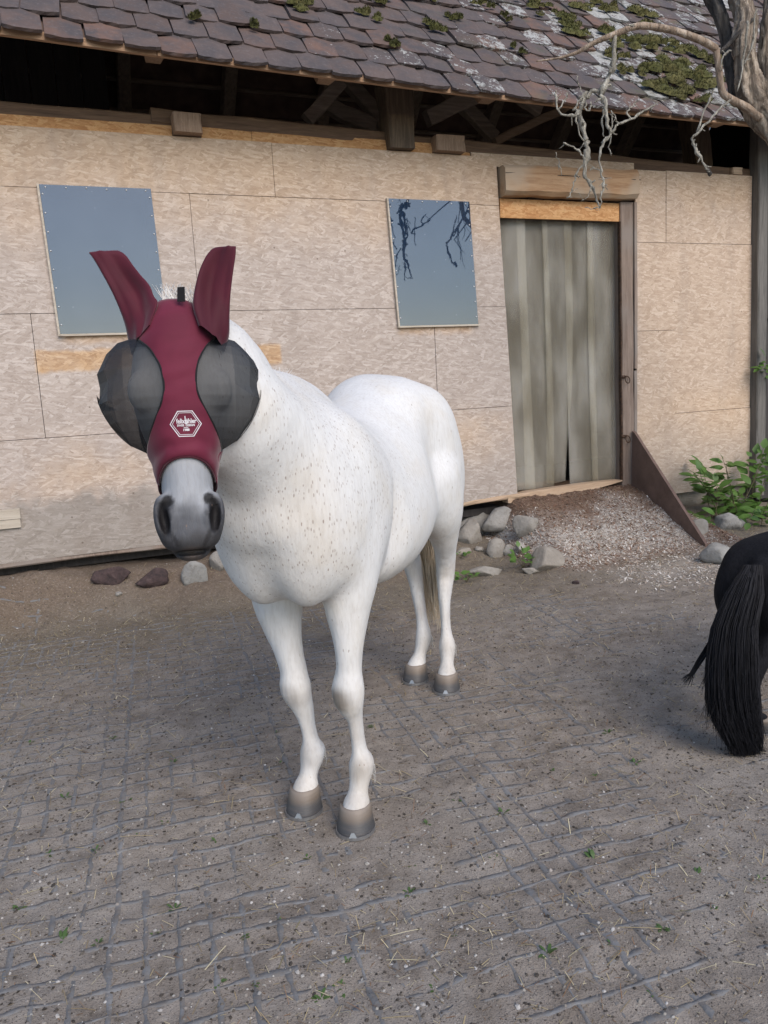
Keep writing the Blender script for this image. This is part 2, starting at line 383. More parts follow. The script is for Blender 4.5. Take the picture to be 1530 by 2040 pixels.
# sheets right of the door
panel('chipboard_sheet', [4.415, 4.70 - G], [2.18 + G, 2.695], full, M['osb'], .001)
panel('chipboard_sheet', [4.70 + G, 5.555], [2.18 + G, 2.70], full, M['osb'], -.001)
panel('chipboard_sheet', [4.42, 4.797, 5.575], [.885 + G, 1.53 + G, 2.18 - G], lambda i, j: not (i == 0 and j == 0), M['osb'], .0012)
panel('chipboard_sheet', [4.42, 4.797 - G, 5.585], [.245, .885 - G, 1.53 - G], lambda i, j: not (i == 1 and j == 1), M['osb'], -.0008)
panel('chipboard_sheet', [3.055, 4.412], [2.66, 2.742], full, M['osb'], .012)                      # above the lintel
panel('chipboard_strip', [3.262, 4.272], [2.325, 2.452], full, M['osb_fresh'], .004)
mb = MB(); mb.box((-1.4, .022, 2.66), (1.09, .034, 2.782)); mb.build('orange_board', M['osb_fresh'], barn)
mb = MB(); mb.box((1.26, .022, 2.66), (1.56, .034, 2.79)); mb.build('orange_board', M['osb_fresh'], barn)
mb = MB(); mb.box((1.563, .021, 2.66), (3.05, .033, 2.785)); mb.build('orange_board', M['osb_fresh'], barn)
# windows
def window(W, tilt):
    s0, s1, z0, z1 = W[0] - .045, W[1] + .05, W[2] - .045, W[3] + .058
    def P(s_, y_, z_):
        k = (z1 - z_) * .045
        return (s_ + k * tilt, y_, z_)
    mb = MB(); y0, y1 = -.012, -.006
    mb.add([P(s0, y0, z0), P(s1, y0, z0), P(s1, y0, z1), P(s0, y0, z1), P(s0, y1, z0), P(s1, y1, z0), P(s1, y1, z1), P(s0, y1, z1)],
           [(0, 1, 2, 3), (7, 6, 5, 4), (0, 4, 5, 1), (1, 5, 6, 2), (2, 6, 7, 3), (3, 7, 4, 0)])
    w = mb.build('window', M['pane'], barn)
    fr = MB()                                             # thin pale batten the pane is screwed to
    for a, b in (((s0 - .006, z0 - .012), (s1 + .004, z0 - .001)), ((s0 - .012, z0 - .012), (s0 - .001, z1))):
        q = [P(a[0], -.022, a[1]), P(b[0], -.022, a[1]), P(b[0], -.022, b[1]), P(a[0], -.022, b[1])]
        fr.add(q + [(u_[0], -.002, u_[2]) for u_ in q], [(0, 1, 2, 3), (0, 4, 5, 1), (1, 5, 6, 2), (2, 6, 7, 3), (3, 7, 4, 0)])
    fr.build('window_batten', M['plank'], w)
    rim = MB()                                            # dark rebate of the opening
    for (a, b, c, d) in ((W[0] - .016, W[1] + .016, W[3], W[3] + .016), (W[0] - .016, W[0], W[2], W[3]), (W[1], W[1] + .016, W[2], W[3]), (W[0] - .016, W[1] + .016, W[2] - .016, W[2])):
        rim.box((a, .019, c), (b, .075, d))
    rim.build('window_rebate', M['jamb'], w)
    return w, s0, s1, z0, z1, P
dome = MB()
for k in range(2):
    for j in range(8):
        a = 2 * math.pi * j / 8; r_ = .0055 * (1 - k * .45)
        dome.v.append((r_ * math.cos(a), -.0018 - k * .0022, r_ * math.sin(a)))
dome.f = [(j, (j + 1) % 8, 8 + (j + 1) % 8, 8 + j) for j in range(8)] + [tuple(8 + j for j in range(8))]
dome_me = mesh('screw', dome.v, dome.f, M['steel'], True)
for W, tilt in ((WL, .55), (WR, 1.)):
    w, s0, s1, z0, z1, P = window(W, tilt)
    for k in range(6): o = link('screw', dome_me, w); o.location = P(s0 + .03 + (s1 - s0 - .06) * k / 5, -.011, z1 - .014 + rnd.uniform(-.004, .004))
    for k in range(8):
        for q in (s0 + .012, s1 - .012): o = link('screw', dome_me, w); o.location = P(q, -.011, z0 + .05 + (z1 - z0 - .1) * k / 7)
# door
mb = MB(); mb.beam((3.262, -.02, 2.562), (4.378, -.02, 2.572), .12, .20, seg=9, jit=.006, bev=.026, seed=4); mb.build('lintel_log', M['log'], barn)
mb = MB(); mb.beam((3.262, -.0785, 2.598), (4.395, -.0785, 2.602), .006, .004, seg=20, jit=.002, bev=.001, seed=9); mb.build('lintel_crack', M['inboard'], barn)
mb = MB(); mb.beam((4.325, .045, .25), (4.325, .045, 2.46), .115, .12, up=(0, 1, 0), seg=10, jit=.003, seed=5); mb.build('door_jamb', M['jamb'], barn)
mb = MB(); mb.beam((4.397, -.006, 1.25), (4.397, -.006, 2.46), .026, .035, up=(0, 1, 0), seg=8, jit=.0015, bev=.003, seed=6); mb.build('jamb_batten', M['jamb'], barn)
mb = MB(); mb.beam((4.397, .0, .25), (4.397, .0, 1.235), .028, .03, up=(0, 1, 0), seg=8, jit=.0015, bev=.003, seed=7); mb.build('jamb_batten', M['jamb'], barn)
mb = MB(); mb.beam((4.262, -.004, .40), (4.262, -.004, 2.32), .012, .03, up=(0, 1, 0), seg=24, jit=.002, bev=.002, seed=8); mb.build('jamb_edge_strip', M['rust'], barn)
mb = MB(); mb.beam((3.20, .095, .6), (3.20, .095, 2.46), .10, .12, up=(0, 1, 0), seg=8, jit=.003, seed=15); mb.build('door_jamb', M['jamb'], barn)
for z_ in (1.17, .72):
    h = MB(); c = np.array([4.305, -.03, z_]); ring = [c + .026 * np.array([math.cos(a) * .8, .25 * math.sin(a) - .1, math.sin(a)]) for a in np.linspace(0, 2 * math.pi, 17)]
    h.tube(ring, .004, 6, False); h.tube([(4.30, .0, z_ + .025), (4.30, -.03, z_ + .026)], .006, 6); h.box((4.255, -.024, z_ + .012), (4.29, -.014, z_ + .034))
    h.build('door_hook', M['rust'], barn, True)
# threshold: pale board with a scalloped lower edge
pts = [(3.28, .43), (3.5, .435), (3.9, .44), (4.26, .405)]; low = [(3.24, .335), (3.45, .315), (3.7, .335), (3.95, .355), (4.1, .375), (4.26, .398)]
mb = MB(); top = [(s_, z_) for s_, z_ in [(3.24, .375), (3.42, .40), (3.70, .408), (3.95, .412), (4.12, .412), (4.26, .408)]]
fr = [(a, -.02, b) for a, b in top] + [(a, -.02, b) for a, b in low]; n6 = 6
bk = [(a, .06, b) for a, b in top] + [(a, .06, b) for a, b in low]
mb.add(fr + bk, [(i + 6, i + 7, i + 1, i) for i in range(5)] + [(12 + i, 13 + i, 19 + i, 18 + i) for i in range(5)] + [(i, i + 1, 13 + i, 12 + i) for i in range(5)] + [(18 + i, 19 + i, 7 + i, 6 + i) for i in range(5)] + [(0, 12, 18, 6), (5, 11, 23, 17)])
mb.build('threshold_board', M['sill'], barn)
mb = MB(); mb.beam((2.7, .035, .36), (3.42, -.01, .385), .05, .03, seg=8, jit=.005, seed=21); mb.build('bottom_batten', M['sill'], barn)
mb = MB(); mb.beam((-1.4, .03, .315), (1.6, .03, .335), .06, .04, seg=10, jit=.004, seed=22); mb.build('bottom_batten', M['jamb'], barn)
# strip curtain: overlapping PVC strips
cur = MB(); cur.box((3.262, .034, 2.335), (4.262, .046, 2.385)); cur = cur.build('strip_curtain', M['steel'], barn)
for k in range(5):
    c0 = 3.362 + k * .197; wid = .255; rows, cols = 26, 9; vv = []
    bot = .405 if k != 2 else .43
    if k == 2: wid = .25
    for i in range(rows):
        q = i / (rows - 1); z_ = 2.36 + (bot - 2.36) * q
        for j in range(cols):
            u_ = j / (cols - 1) - .5
            wv = .010 * math.sin(3.1 * q + k * 1.7) + .022 * q * math.sin(k * 2.3 + u_ * 5 + q * 2.2)
            s_ = c0 + u_ * wid + .012 * math.sin(q * 2.5 + k) * q + .018 * q
            if k == 2: s_ -= .05 * q * q * (u_ + .5); wv += .10 * (u_ + .1) ** 2 * sstep(.55, 1, q) * 3.
            if k == 3: s_ += .012 * q * q
            vv.append((s_, .058 + (.014 if k % 2 else 0) + .012 * math.cos(u_ * 3.0) + wv * .6, z_))
    ff = [(i * cols + j, i * cols + j + 1, (i + 1) * cols + j + 1, (i + 1) * cols + j) for i in range(rows - 1) for j in range(cols - 1)]
    o = obj('plastic_strip', vv, ff, M['pvc'], cur, True)
    sm = o.modifiers.new('t', 'SOLIDIFY'); sm.thickness = .003
# plank at the lower left
mb = MB(); mb.box((-.6, -.026, .588), (.036, -.006, .645)); mb.build('pale_plank', M['plank'], barn)
mb = MB(); mb.box((-.6, -.024, .537), (.032, -.006, .585)); mb.build('pale_plank', M['plank'], barn)
# wall plate, posts, blocks on the plate
mb = MB(); mb.beam((-1.4, .085, 2.83), (1.16, .085, 2.80), .12, .075, seg=10, jit=.004, seed=1); mb.build('wall_plate', M['beam'], barn)
mb = MB(); mb.beam((.98, .08, 2.83), (5.6, .08, 2.715), .12, .085, seg=16, jit=.005, seed=2); mb.build('wall_plate', M['beam'], barn)
mb = MB(); mb.beam((1.172, .0, 2.725), (1.172, .0, 2.83), .16, .14, up=(0, 1, 0), seg=3, jit=.004, seed=3); mb.build('beam_end', M['endgrain'], barn)
mb = MB(); mb.beam((2.87, .01, 2.722), (2.87, .01, 2.818), .21, .14, up=(0, 1, 0), seg=3, jit=.005, seed=13); mb.build('beam_end', M['endgrain'], barn)
mb = MB(); mb.beam((5.40, .03, 2.705), (5.40, .03, 2.755), .10, .08, up=(0, 1, 0), seg=3, jit=.003, seed=13); mb.build('beam_end', M['sill'], barn)
mb = MB(); mb.beam((2.525, .02, 2.722), (2.515, .02, 3.24), .17, .15, up=(0, 1, 0), seg=8, jit=.005, seed=14, taper=1.25); mb.build('roof_post', M['post'], barn)
mb = MB(); mb.beam((5.30, .25, 2.6), (5.18, .25, 3.2), .17, .15, up=(0, 1, 0), seg=6, jit=.005, seed=24); mb.build('roof_post', M['post'], barn)
mb = MB(); mb.beam((5.635, -.02, .15), (5.60, -.02, 3.12), .10, .10, up=(0, 1, 0), seg=10, jit=.004, seed=25); mb.build('corner_post', M['greypost'], barn)
for k in range(9):
    mb = MB(); a = 5.70 + k * .152; mb.box((a, .03 + .01 * (k % 2), .10), (a + .146, .055 + .01 * (k % 2), 3.1)); mb.build('dark_board', M['darkboard'], barn)
mb = MB(); mb.box((5.68, .0, 1.60), (7.0, .03, 1.67)); mb.build('cross_rail', M['darkboard'], barn)
# ------------------------------------------------------------------ roof
BETA = math.radians(46); RL = 2.27; EO = -.45; CB, SB = math.cos(BETA), math.sin(BETA)
EZ = ([-3, -1, .25, .95, 1.87, 3.03, 4.18, 5.07, 6.5, 9], [3.07, 3.055, 3.022, 2.997, 2.972, 2.945, 2.931, 2.929, 2.927, 2.93])
def eave_z(s_): return float(np.interp(s_, *EZ))
def roof_pt(s_, l, h=0.): return np.array([s_, EO + l * CB - h * SB, eave_z(s_) + l * SB + h * CB])
S0, S1 = -1.5, 7.0
mb = MB(); xs = np.linspace(S0, S1, 40)                    # battens and boarding under the tiles
for i in range(39):
    a, b = xs[i], xs[i + 1]
    mb.add([roof_pt(a, .03, -.012), roof_pt(b, .03, -.012), roof_pt(b, RL, -.012), roof_pt(a, RL, -.012), roof_pt(a, .03, -.03), roof_pt(b, .03, -.03), roof_pt(b, RL, -.03), roof_pt(a, RL, -.03)],
           [(0, 1, 2, 3), (7, 6, 5, 4), (0, 4, 5, 1)])
roof = mb.build('roof', M['tile_under'], barn)
for a, b in ((S0, .975), (.98, 3.7), (3.705, S1)):
    mb = MB(); q = np.linspace(a, b, 9)
    for i in range(8):
        P = [np.array([q[i + c], EO + dy, eave_z(q[i + c]) + dz]) for dy, dz in ((-.012, .004), (.012, .012), (.012, -.034), (-.012, -.034)) for c in (0, 1)]
        mb.add(P, [(0, 1, 3, 2), (2, 3, 5, 4), (4, 5, 7, 6), (6, 7, 1, 0)] + ([(0, 2, 4, 6)] if i == 0 else []) + ([(7, 5, 3, 1)] if i == 7 else []))
    mb.build('eave_lath', M['fascia'], roof)
# tile mesh: flat clay slab with a shallow rounded foot
def tile_mesh(seed):
    R = random.Random(seed); TW, TL, TT = .0895, .36, .021; nc, nr = 7, 5; V, Fq = [], []
    low_ = [.0, .017, .026, .030, .026, .017, .0]
    for side in (0, 1):
        for i in range(nr):
            q = i / (nr - 1)
            for j in range(nc):
                x = -TW + 2 * TW * j / (nc - 1); l = -low_[j] * (1 if i == 0 else 0) * R.uniform(.8, 1.2) + q * TL
                camber = .004 * (1 - (x / TW) ** 2)
                edge_ = -.004 if (i == 0 and side == 0) else 0
                V.append((x + R.uniform(-.001, .001), l + (.003 if side else 0), (camber + edge_ if side == 0 else camber - TT) + R.uniform(-.001, .001)))
    n_ = nc * nr
    for i in range(nr - 1):
        for j in range(nc - 1):
            a = i * nc + j; Fq.append((a, a + 1, a + nc + 1, a + nc)); Fq.append((n_ + a + nc, n_ + a + nc + 1, n_ + a + 1, n_ + a))
    for j in range(nc - 1): Fq.append((n_ + j, n_ + j + 1, j + 1, j))
    for i in range(nr - 1):
        a = i * nc; Fq.append((a, a + nc, n_ + a + nc, n_ + a)); b = a + nc - 1; Fq.append((b + nc, b, n_ + b, n_ + b + nc))
    return mesh('roof_tile', V, Fq, M['tile'], False)
tiles = [tile_mesh(i) for i in range(6)]
rest = MB(); tl = []
PITCHW, EXPO = .185, .205
for rrow in range(int(RL / EXPO) + 1):
    k = 0; s_ = S0 + (PITCHW / 2 if rrow % 2 else 0)
    while s_ < S1:
        tl.append((s_ + rnd.uniform(-.006, .006), rrow * EXPO - .035 + rnd.uniform(-.014, .012), rrow)); s_ += PITCHW
def tile_matrix(s_, l, jr):
    dz = (eave_z(s_ + .1) - eave_z(s_ - .1)) / .2
    X = Vector((1, 0, dz)).normalized(); Y = Vector((0, CB, SB)); Z = X.cross(Y).normalized(); Y = Z.cross(X)
    Y2 = (Y * math.cos(.085) - Z * math.sin(.085)); Z2 = X.cross(Y2)
    m = Matrix((X, Y2, Z2)).transposed().to_4x4()
    m = m @ Matrix.Rotation(jr[0], 4, 'Z') @ Matrix.Rotation(jr[1], 4, 'X') @ Matrix.Rotation(jr[2], 4, 'Y')
    P = roof_pt(s_, l, .030 + jr[3]); m.translation = Vector(P); return m
vis = []
for (s_, l, row) in tl:
    w = from_barn(*roof_pt(s_, max(l, 0) + .1)); px, py = proj(w); inside = -60 < px < 1500 and py > -25
    vis.append((inside, s_, l, row))
n_in = 0
vis.sort(key=lambda q: (not q[0], q[1]))
for inside, s_, l, row in vis:
    jr = (rnd.gauss(0, .03), rnd.gauss(0, .016), rnd.gauss(0, .028), max(-.004, rnd.gauss(0, .005)))
    m = tile_matrix(s_, l, jr); me = rnd.choice(tiles)
    if inside and n_in < 300:
        o = link('roof_tile', me, roof); o.matrix_local = m; n_in += 1
    else:
        rest.add([m @ v.co for v in me.vertices], [tuple(p_.vertices) for p_ in me.polygons])
o = rest.build('roof_tiles_beyond', M['tile'], roof); tag(o, kind='stuff')
# moss cushions: lumps made of many small tufts
ms = MB(); R = random.Random(5)
def moss(s_, l, w, ln, hgt, n_):
    # lumpy base
    q0 = roof_pt(s_, l, .050); k = 10; rings = 4; V = []; Fq = []
    ex = np.array([1, 0, 0.]); ey = np.array([0, CB, SB]); ez = np.array([0, -SB, CB])
    sd_ = R.random() * 90
    for i in range(rings + 1):
        for j in range(k):
            a = 2 * math.pi * j / k; rr = (1 - i / rings) ** .6
            wob = 1 + .35 * mnoise.noise(Vector((math.cos(a) * 1.3 + sd_, math.sin(a) * 1.3, i * .3)))
            x = math.cos(a) * w * rr * wob; y = math.sin(a) * ln * rr * wob
            z = hgt * (1 - rr ** 2) + .010 * mnoise.noise(Vector((x * 40, y * 40, sd_))) - .006
            V.append(q0 + ex * x + ey * y + ez * z)
    for i in range(rings):
        for j in range(k): Fq.append((i * k + j, i * k + (j + 1) % k, (i + 1) * k + (j + 1) % k, (i + 1) * k + j))
    ms.add(V, Fq)
    for _ in range(n_):
        a = R.uniform(0, 6.283); rr = math.sqrt(R.random()); wob = 1 + .35 * mnoise.noise(Vector((math.cos(a) * 1.3 + sd_, math.sin(a) * 1.3, 0)))
        x = math.cos(a) * w * rr * wob; y = math.sin(a) * ln * rr * wob; z = hgt * (1 - rr ** 2) - .004
        c = q0 + ex * x + ey * y + ez * z; d = ez + .7 * (ex * R.uniform(-1, 1) + ey * R.uniform(-1, 1)); d = d / np.linalg.norm(d) * R.uniform(.008, .018)
        sx = np.cross(d, [R.uniform(-1, 1), R.uniform(-1, 1), R.uniform(-1, 1)]); sx = sx / (np.linalg.norm(sx) + 1e-9) * .0035
        ms.add([c - sx, c + sx, c + d], [(0, 1, 2)])
def moss_px(px, py, w, ln, hgt, n_=160):
    b = math.cos(BETA); ev = from_barn(0, EO, 2.945); upv = -WN * CB + np.array([0, 0, SB]); nn = np.cross(WE, upv)
    d = ray(px, py); q = CP + ((ev - CP) @ nn) / (d @ nn) * d; l = (q - ev) @ upv; s_ = (q - ev) @ WE
    moss(s_, l, w, ln, hgt, n_)
for q in ((610, 35, .11, .06, .045), (85, 18, .045, .035, .035), (15, 8, .03, .03, .03), (390, 62, .03, .02, .02), (385, 72, .02, .015, .018), (505, 80, .035, .022, .022), (370, 8, .05, .03, .03),
          (735, 50, .08, .05, .035), (775, 105, .07, .045, .035), (860, 68, .09, .05, .04), (910, 50, .08, .04, .025), (750, 15, .08, .05, .03), (690, 8, .08, .04, .03), (545, 5, .06, .03, .03),
          (1030, 110, .06, .05, .02), (1140, 65, .16, .08, .03), (1210, 75, .12, .06, .03), (1245, 30, .17, .07, .045), (1180, 20, .15, .06, .03), (1100, 40, .12, .06, .025),
          (1250, 95, .14, .07, .045), (1310, 95, .15, .07, .045), (1300, 135, .20, .08, .05), (1350, 150, .20, .09, .05), (1250, 150, .10, .06, .035), (1330, 180, .16, .08, .05), (1360, 200, .14, .07, .04),
          (1390, 170, .15, .08, .045), (1400, 125, .12, .07, .035), (1360, 105, .15, .06, .03), (1220, 120, .10, .05, .03), (1430, 130, .1, .05, .03), (1060, 15, .12, .05, .025), (1000, 45, .06, .04, .02), (960, 20, .09, .04, .025), (1290, 60, .1, .05, .03), (830, 10, .1, .04, .025)):
    px_, py_, w_, l_, h_ = q
    for k_ in range(3 + int(w_ * 45)):
        rr_ = math.sqrt(R.random()); an_ = R.uniform(0, 6.28); sc_ = R.uniform(.22, .5)
        moss_px(px_ + rr_ * math.cos(an_) * w_ * 300, py_ + rr_ * math.sin(an_) * l_ * 160 + 4 * math.cos(an_), max(.018, w_ * sc_), max(.014, l_ * sc_ * 1.1), h_ * R.uniform(.45, 1.), 60)
tag(ms.build('moss', M['moss'], roof), kind='stuff')
# rafter feet showing under the eave
for k, sx_ in enumerate((.985, 1.955, 3.03, 4.93)):
    mb = MB(); V = []
    for l in (.085, 1.9):
        for ds, h0 in ((-.062, -.046), (.062, -.046), (.040, -.155), (-.036, -.155)):
            q = roof_pt(sx_ + ds, l + (.10 if h0 < -.1 and l < 1 else 0), h0); V.append(q)
    mb.add(V, [(3, 2, 1, 0), (4, 5, 6, 7), (1, 5, 4, 0), (2, 6, 5, 1), (3, 7, 6, 2), (0, 4, 7, 3)]); mb.build('rafter_foot', M['endgrain'], barn)
# inside of the roof: far slope with rafters, laths; back wall; partition
YR = EO + RL * CB; DEP = 2 * YR - EO
def far_pt(s_, l, h=0.): return np.array([s_, DEP - l * CB + h * SB, 2.93 + l * SB + h * CB])
mb = MB(); mb.add([far_pt(S0, 0), far_pt(S1, 0), far_pt(S1, RL), far_pt(S0, RL)], [(0, 1, 2, 3)]); mb.build('far_roof_slope', M['tile_under'], barn)
for k in range(9):
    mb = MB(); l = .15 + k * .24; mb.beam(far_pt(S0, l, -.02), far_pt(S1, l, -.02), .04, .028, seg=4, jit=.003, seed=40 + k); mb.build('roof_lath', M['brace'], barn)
for k in range(9):
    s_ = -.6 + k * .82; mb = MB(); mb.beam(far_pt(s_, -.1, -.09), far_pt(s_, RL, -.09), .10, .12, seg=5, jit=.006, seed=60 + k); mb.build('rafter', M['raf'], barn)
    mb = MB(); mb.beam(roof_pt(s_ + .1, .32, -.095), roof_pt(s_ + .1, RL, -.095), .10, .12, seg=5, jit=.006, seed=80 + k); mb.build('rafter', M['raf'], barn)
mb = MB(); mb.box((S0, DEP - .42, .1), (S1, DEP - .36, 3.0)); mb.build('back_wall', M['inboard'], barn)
for a in (S0, S1 - .06):
    mb = MB(); V = [(a, .1, .1), (a, DEP - .4, .1), (a, DEP - .4, 3.2), (a, YR, 2.93 + RL * SB), (a, .1, 3.3)]
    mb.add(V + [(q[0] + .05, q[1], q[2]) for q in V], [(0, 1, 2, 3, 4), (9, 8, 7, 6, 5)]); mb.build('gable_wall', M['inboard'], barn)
for k in range(14):
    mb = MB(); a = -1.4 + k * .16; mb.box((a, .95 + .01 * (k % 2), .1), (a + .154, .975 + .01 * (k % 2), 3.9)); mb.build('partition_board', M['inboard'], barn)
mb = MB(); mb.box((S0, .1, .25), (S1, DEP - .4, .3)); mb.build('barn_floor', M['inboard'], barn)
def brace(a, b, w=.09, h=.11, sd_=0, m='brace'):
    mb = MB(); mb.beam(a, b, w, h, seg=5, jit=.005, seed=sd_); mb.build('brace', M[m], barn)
def BP(x, y, yy): return wall_pt(x, y, -yy)
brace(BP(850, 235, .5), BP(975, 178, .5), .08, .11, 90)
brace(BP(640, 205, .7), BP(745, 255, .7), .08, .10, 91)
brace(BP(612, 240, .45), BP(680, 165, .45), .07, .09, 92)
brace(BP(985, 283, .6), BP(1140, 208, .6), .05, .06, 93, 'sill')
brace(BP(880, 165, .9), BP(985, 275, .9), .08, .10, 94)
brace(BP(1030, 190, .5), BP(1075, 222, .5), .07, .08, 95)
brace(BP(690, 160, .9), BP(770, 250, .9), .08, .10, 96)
# rubble foundation under the sheets
t = NT('grey field stone'); co = t.geo(); n1 = t.noise(co, 7, 5, .6); n2 = t.noise(co, 40, 4, .6)
c = t.ramp(n1, [(.3, (.16, .16, .155)), (.55, (.27, .265, .25)), (.75, (.40, .39, .37))]); c = t.mix(t.math('MULTIPLY', t.step(n2, .5, .7), .5), c, (.12, .11, .095)); c = t.mix(t.math('MULTIPLY', t.rand(), .6), c, (.27, .225, .175))
M['stone'] = t.fin(c, .85, t.bump(t.math('ADD', n1, n2), .6, .012))
t = NT('dark red slab'); co = t.geo(); n1 = t.noise(co, 25, 5, .7)
M['redstone'] = t.fin(t.ramp(n1, [(.3, (.028, .020, .020)), (.6, (.075, .048, .046)), (.75, (.13, .10, .09))]), .95, t.bump(n1, 1., .02))
def stone_mesh(rx, ry, rz, seed, facets=14, sub=3):
    bm = bmesh.new(); bmesh.ops.create_icosphere(bm, subdivisions=sub, radius=1.); R = random.Random(seed)
    pl = []
    for _ in range(facets):
        d = Vector((R.gauss(0, 1), R.gauss(0, 1), R.gauss(0, 1))).normalized(); pl.append((d, R.uniform(.48, .82)))
    for v in bm.verts:
        p_ = v.co.copy()
        for d, o_ in pl:
            q = p_.dot(d)
            if q > o_: p_ -= d * (q - o_) * .96
        p_ *= 1 + .07 * mnoise.noise(p_ * 2.2 + Vector((seed, 0, 0))) + .025 * mnoise.noise(p_ * 7 + Vector((0, seed, 0)))
        v.co = Vector((p_.x * rx, p_.y * ry, p_.z * rz))
    me = bpy.data.meshes.new('stone'); bm.to_mesh(me); bm.free(); me.polygons.foreach_set('use_smooth', np.ones(len(me.polygons), bool)); return me
for k in range(10, 17):
    s_ = -1.2 + k * .42 + rnd.uniform(-.05, .05); me = stone_mesh(rnd.uniform(.2, .27), .12, rnd.uniform(.13, .17), 100 + k, sub=2); me.materials.append(M['stone'])
    o = link('foundation_stone', me, barn); o.location = (s_, .15, .17); o.rotation_euler = (0, rnd.uniform(-.2, .2), rnd.uniform(-.2, .2))
# ------------------------------------------------------------------ ground
def barn_xy(x, y):
    dx, dy = x - W0[0], y - W0[1]
    return dx * WE[0] + dy * WE[1], dx * WN[0] + dy * WN[1]            # s along the wall, o distance out from it
def mound_h(s_, o):
    wob = .10 * fbm(s_ * 1.7, o * 1.7, seed=3)
    up = sstep(1.25, -.05, o + wob)
    left = 3.22 - .10 * np.clip(o, 0, 2); right = 4.33 + .20 * np.clip(o, 0, 2)
    side = sstep(-.22, .16, s_ - left + wob) * sstep(.34, -.06, s_ - right - wob * .5)
    return .375 * up ** 1.25 * side
FEET = [(-.127, 1.995), (-.28, 2.109), (.21, 2.954), (.092, 3.078)]
def hg(x, y):
    x = np.asarray(x, float); y = np.asarray(y, float); s_, o = barn_xy(x, y)
    far = sstep(14, 7, np.hypot(x, y - 3))
    flat = 1.
    for fx, fy in FEET: flat = flat * sstep(.05, .24, np.hypot(x - fx, y - fy))
    h = .018 * fbm(x * 1.3, y * 1.3, o=3, seed=1) + .011 * fbm(x * 8, y * 8, o=3, seed=7)
    bank = (.11 + .12 * sstep(2.2, 1.2, s_) + .05 * fbm(s_ * 2.1, o * 2.1, seed=9)) * sstep(.50, -.02, o + .12 * fbm(s_ * 3, o * 3, seed=4))
    bank = bank * sstep(6.5, 5.5, s_) + .0
    m = mound_h(s_, o)
    rough = .012 * fbm(x * 16, y * 16, o=3, seed=12) * sstep(.01, .08, m)
    return (h * flat + np.maximum(bank, m + rough) + .003 * flat * fbm(x * 45, y * 45, o=2, seed=15)) * far
def ground_hit(px, py):
    d = ray(px, py); T_ = np.linspace(.8, 9., 1600); P = CP[None] + T_[:, None] * d[None]
    below = np.where(P[:, 2] < hg(P[:, 0], P[:, 1]))[0]
    return P[below[0]] if len(below) else ground_pt(px, py)
XS = np.arange(-3.4, 4.6, .0125); YS = np.concatenate([np.arange(.9, 3.0, .0105), np.arange(3.0, 6.6, .016)])
gx, gy = np.meshgrid(XS, YS); gz = hg(gx, gy)
edge_f = np.minimum(np.minimum(gx - XS[0], XS[-1] - gx), np.minimum(gy - YS[0], YS[-1] - gy)); gz = gz * sstep(0, .15, edge_f)
nx, ny = len(XS), len(YS)
V = np.stack([gx.ravel(), gy.ravel(), gz.ravel()], 1)
idx = np.arange(nx * ny).reshape(ny, nx)
Fq = np.stack([idx[:-1, :-1], idx[:-1, 1:], idx[1:, 1:], idx[1:, :-1]], -1).reshape(-1, 4)
# outer sheet to the horizon
xo = [-900, -60, -12, XS[0], XS[-1], 12, 60, 900]; yo = [-900, -60, -8, YS[0], YS[-1], 14, 60, 900]
ob = len(V); ov = np.array([(a, b, 0) for b in yo for a in xo], float); V = np.vstack([V, ov])
of = [(ob + j * 8 + i, ob + j * 8 + i + 1, ob + (j + 1) * 8 + i + 1, ob + (j + 1) * 8 + i) for j in range(7) for i in range(7) if not (i == 3 and j == 3)]
def fast_mesh(name, V, Q, m, smooth=True, cols=None):
    """numpy verts + equal-sized polys (k columns)"""
    me = bpy.data.meshes.new(name); V = np.ascontiguousarray(V, np.float32); Q = np.ascontiguousarray(Q, np.int32); k = Q.shape[1]
    me.vertices.add(len(V)); me.vertices.foreach_set('co', V.ravel())
    me.loops.add(Q.size); me.loops.foreach_set('vertex_index', Q.ravel())
    me.polygons.add(len(Q)); me.polygons.foreach_set('loop_start', np.arange(0, Q.size, k, dtype=np.int32))
    if m: me.materials.append(m)
    me.update(calc_edges=True)
    me.polygons.foreach_set('use_smooth', np.full(len(Q), smooth, bool))
    if cols is not None:
        a = me.color_attributes.new('Col', 'FLOAT_COLOR', 'POINT'); c = np.ones((len(V), 4), np.float32); c[:, :3] = cols; a.data.foreach_set('color', c.ravel())
    return me
s_, o_ = barn_xy(V[:, 0], V[:, 1]); mh = mound_h(s_, o_)
wob = fbm(V[:, 0] * 3, V[:, 1] * 3, seed=21)
zone = np.zeros((len(V), 3))
pale = sstep(.015, .09, mh) * sstep(.33, .16, mh + .12 * wob) * sstep(4.75, 4.2, s_ + wob * .3)
bk = sstep(.55, .12, o_ + .15 * wob) * sstep(3.2, 2.2, s_)
zone[:, 0] = np.maximum(sstep(.01, .05, mh), .45 * bk) ; zone[:, 1] = np.maximum(pale, .5 * sstep(.25, .0, np.abs(o_ - 1.15)) * sstep(3.2, 3.6, s_) * sstep(5.2, 4.6, s_))
zone[:, 2] = sstep(1.9, .35, o_ + .5 * wob)
t = NT('trodden yard soil'); co = t.geo(); z3 = t.sep(t.attr('Col'))
n1 = t.noise(co, 1.4, 5, .6); n2 = t.noise(co, 11, 5, .65); n3 = t.noise(co, 90, 4, .7); n4 = t.noise(co, 260, 2, .6)
c = t.ramp(n2, [(.28, (.140, .116, .094)), (.5, (.222, .190, .160)), (.72, (.295, .258, .224))])
c = t.mix(t.math('MULTIPLY', t.step(n1, .40, .68), .55), c, (.29, .265, .236))
straw = t.ramp(n3, [(.3, (.07, .058, .042)), (.7, (.165, .135, .09))])
